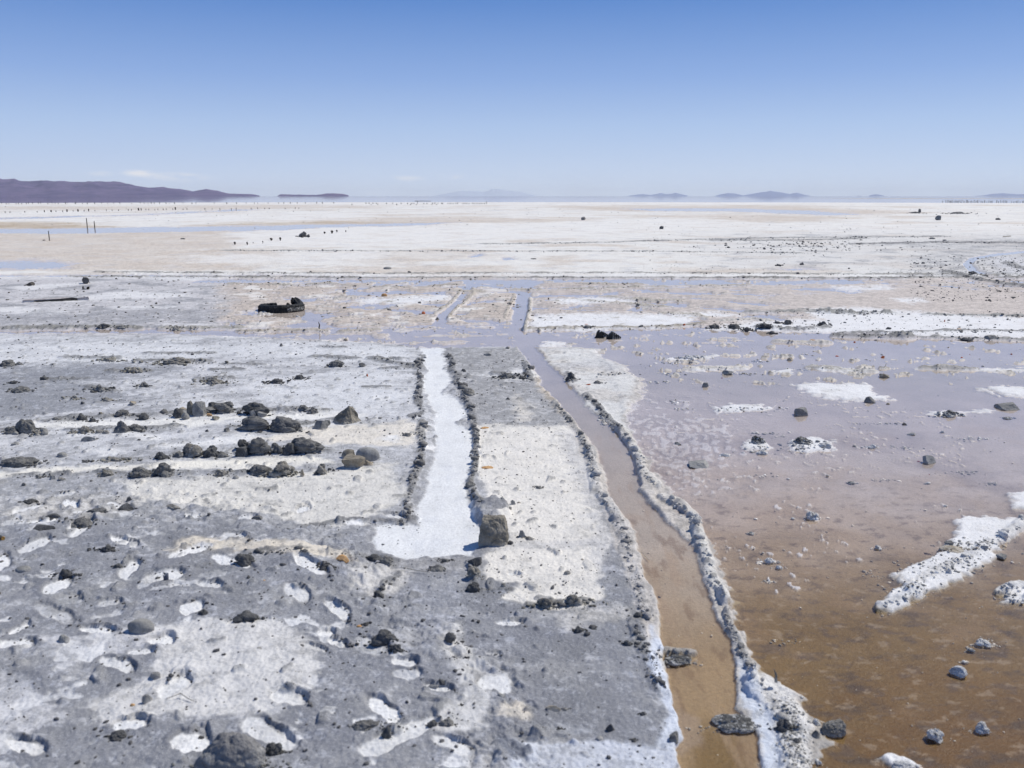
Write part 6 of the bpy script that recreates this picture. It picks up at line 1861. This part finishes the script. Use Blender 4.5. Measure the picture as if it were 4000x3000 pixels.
for _ in range(1100):   # foreground
    px, py = rr.uniform(-200, 2600), rr.uniform(2200, 3050)
    mudspec.append((px, py, mpp(py) * rr.choice([3, 5, 8, 13, 20], p=[.42, .3, .18, .08, .02]), (.13, .13, .135)))
for _ in range(700):    # far flat, left and centre
    px, py = rr.uniform(-100, 2200), rr.uniform(1090, 1300)
    mudspec.append((px, py, mpp(py) * rr.choice([3, 4.5, 7, 10], p=[.4, .3, .2, .1]), (.2, .19, .17)))
for _ in range(700):   # right: far clods on salt and disturbed ground
    px, py = 4200 - 1700 * rr.random() ** .7, 1075 - 190 * rr.random() ** 1.5
    k = 1.0 if px > 3500 and py > 960 else .7
    mudspec.append((px, py, mpp(py) * rr.choice([2, 3, 4.5, 7], p=[.45, .3, .2, .05]) * k, (.17, .17, .17)))
for _ in range(900):
    px, py = rr.uniform(3550, 4200), rr.uniform(1000, 1180)
    mudspec.append((px, py, mpp(py) * rr.choice([3, 4.5, 7, 10], p=[.45, .3, .2, .05]), (.13, .13, .135)))
for _ in range(240):
    px, py = 3180 + rr.normal() * 190, rr.normal() * 11 + 962
    mudspec.append((px, py, mpp(py) * rr.choice([3, 5, 8, 11], p=[.4, .3, .2, .1]), (.13, .13, .13)))
for _ in range(420):    # very far specks
    px, py = rr.uniform(-100, 4200), rr.uniform(806, 900)
    mudspec.append((px, py, mpp(py) * rr.choice([2, 3, 4.5], p=[.6, .3, .1]), (.2, .19, .18)))
for _ in range(700):   # white bank behind the pond
    px, py = rr.uniform(2750, 4200), rr.uniform(1215, 1335)
    if ground_z(*gp(px, py)[:2]) > 0:
        mudspec.append((px, py, mpp(py) * rr.choice([2.5, 4, 6, 10], p=[.45, .3, .2, .05]), (.16, .16, .16)))
for _ in range(520):    # pond: crusted specks
    px, py = rr.uniform(2450, 4200), 1350 + 1650 * rr.random() ** 1.6
    saltspec.append((px, py, mpp(py) * rr.choice([3, 5, 8, 12], p=[.45, .3, .18, .07]), (.42, .40, .37)))
for px, py, w, h, n in ((2640, 1412, 90, 8, 40), (2700, 1392, 90, 7, 40), (2960, 1406, 60, 6, 24), (2900, 1455, 160, 6, 40), (2630, 1455, 60, 5, 24), (3060, 1590, 40, 6, 16), (2870, 1596, 160, 10, 40), (2680, 1590, 40, 6, 16), (2640, 1566, 50, 8, 18), (3420, 1645, 90, 5, 30), (3010, 1684, 100, 5, 30), (3060, 1694, 40, 4, 12), (3520, 1740, 110, 8, 40), (3810, 1705, 90, 8, 36), (3770, 1835, 60, 8, 30), (3452, 1864, 50, 6, 24), (3000, 1850, 80, 12, 30), (2960, 1752, 90, 16, 40), (3120, 1748, 140, 20, 60), (3860, 1876, 60, 7, 20), (3700, 2200, 260, 60, 160), (3580, 2300, 140, 40, 90), (3800, 2130, 200, 40, 140), (3940, 2320, 80, 30, 60), (3820, 2490, 90, 30, 34), (3080, 2490, 110, 24, 30), (3420, 2240, 80, 40, 40), (3080, 2780, 110, 80, 200), (3100, 2900, 90, 90, 220), (3140, 2980, 90, 50, 120), (3720, 1160 + 270, 160, 6, 40), (3120, 1438, 60, 6, 20), (3380, 1440, 100, 6, 30), (2400, 1460, 100, 8, 40), (2560, 1487, 90, 8, 30), (2360, 1640, 40, 30, 40)):
    cluster(px, py, w, h, n, (.40, .39, .37), saltspec, (3, 4.5, 7, 11))
scatter('mud_crumbs', mudspec, 'loose grey mud crumbs strewn over the flat and along the wheel tracks', 21)
scatter('salt_crumbs', saltspec, 'whitish salt-crusted crumbs along the canal ridges and in the pond', 22)

# ---------------------------------------------------------------- air
hz = bpy.data.meshes.new('haze')
bm = bmesh.new(); bmesh.ops.create_cube(bm, size=1)
for q in bm.verts:
    q.co = Vector((q.co.x * 122000, q.co.y * 122000, -1.5 if q.co.z < 0 else HZTOP))
bm.to_mesh(hz); bm.free()
mh = bpy.data.materials.new('haze'); mh.use_nodes = True
mh.node_tree.nodes.clear()
ho = mh.node_tree.nodes.new('ShaderNodeOutputMaterial'); hv = mh.node_tree.nodes.new('ShaderNodeVolumePrincipled')
hv.inputs['Color'].default_value = (.82, .90, 1, 1); hv.inputs['Density'].default_value = HZD; hv.inputs['Anisotropy'].default_value = 0.0
mh.node_tree.links.new(hv.outputs[0], ho.inputs['Volume'])
hz.materials.append(mh)
if HZD > 0:
    o = bpy.data.objects.new('haze', hz); COL.objects.link(o); tag(o, 'thin blue haze over the whole salt flat', 'haze', None, 'stuff')
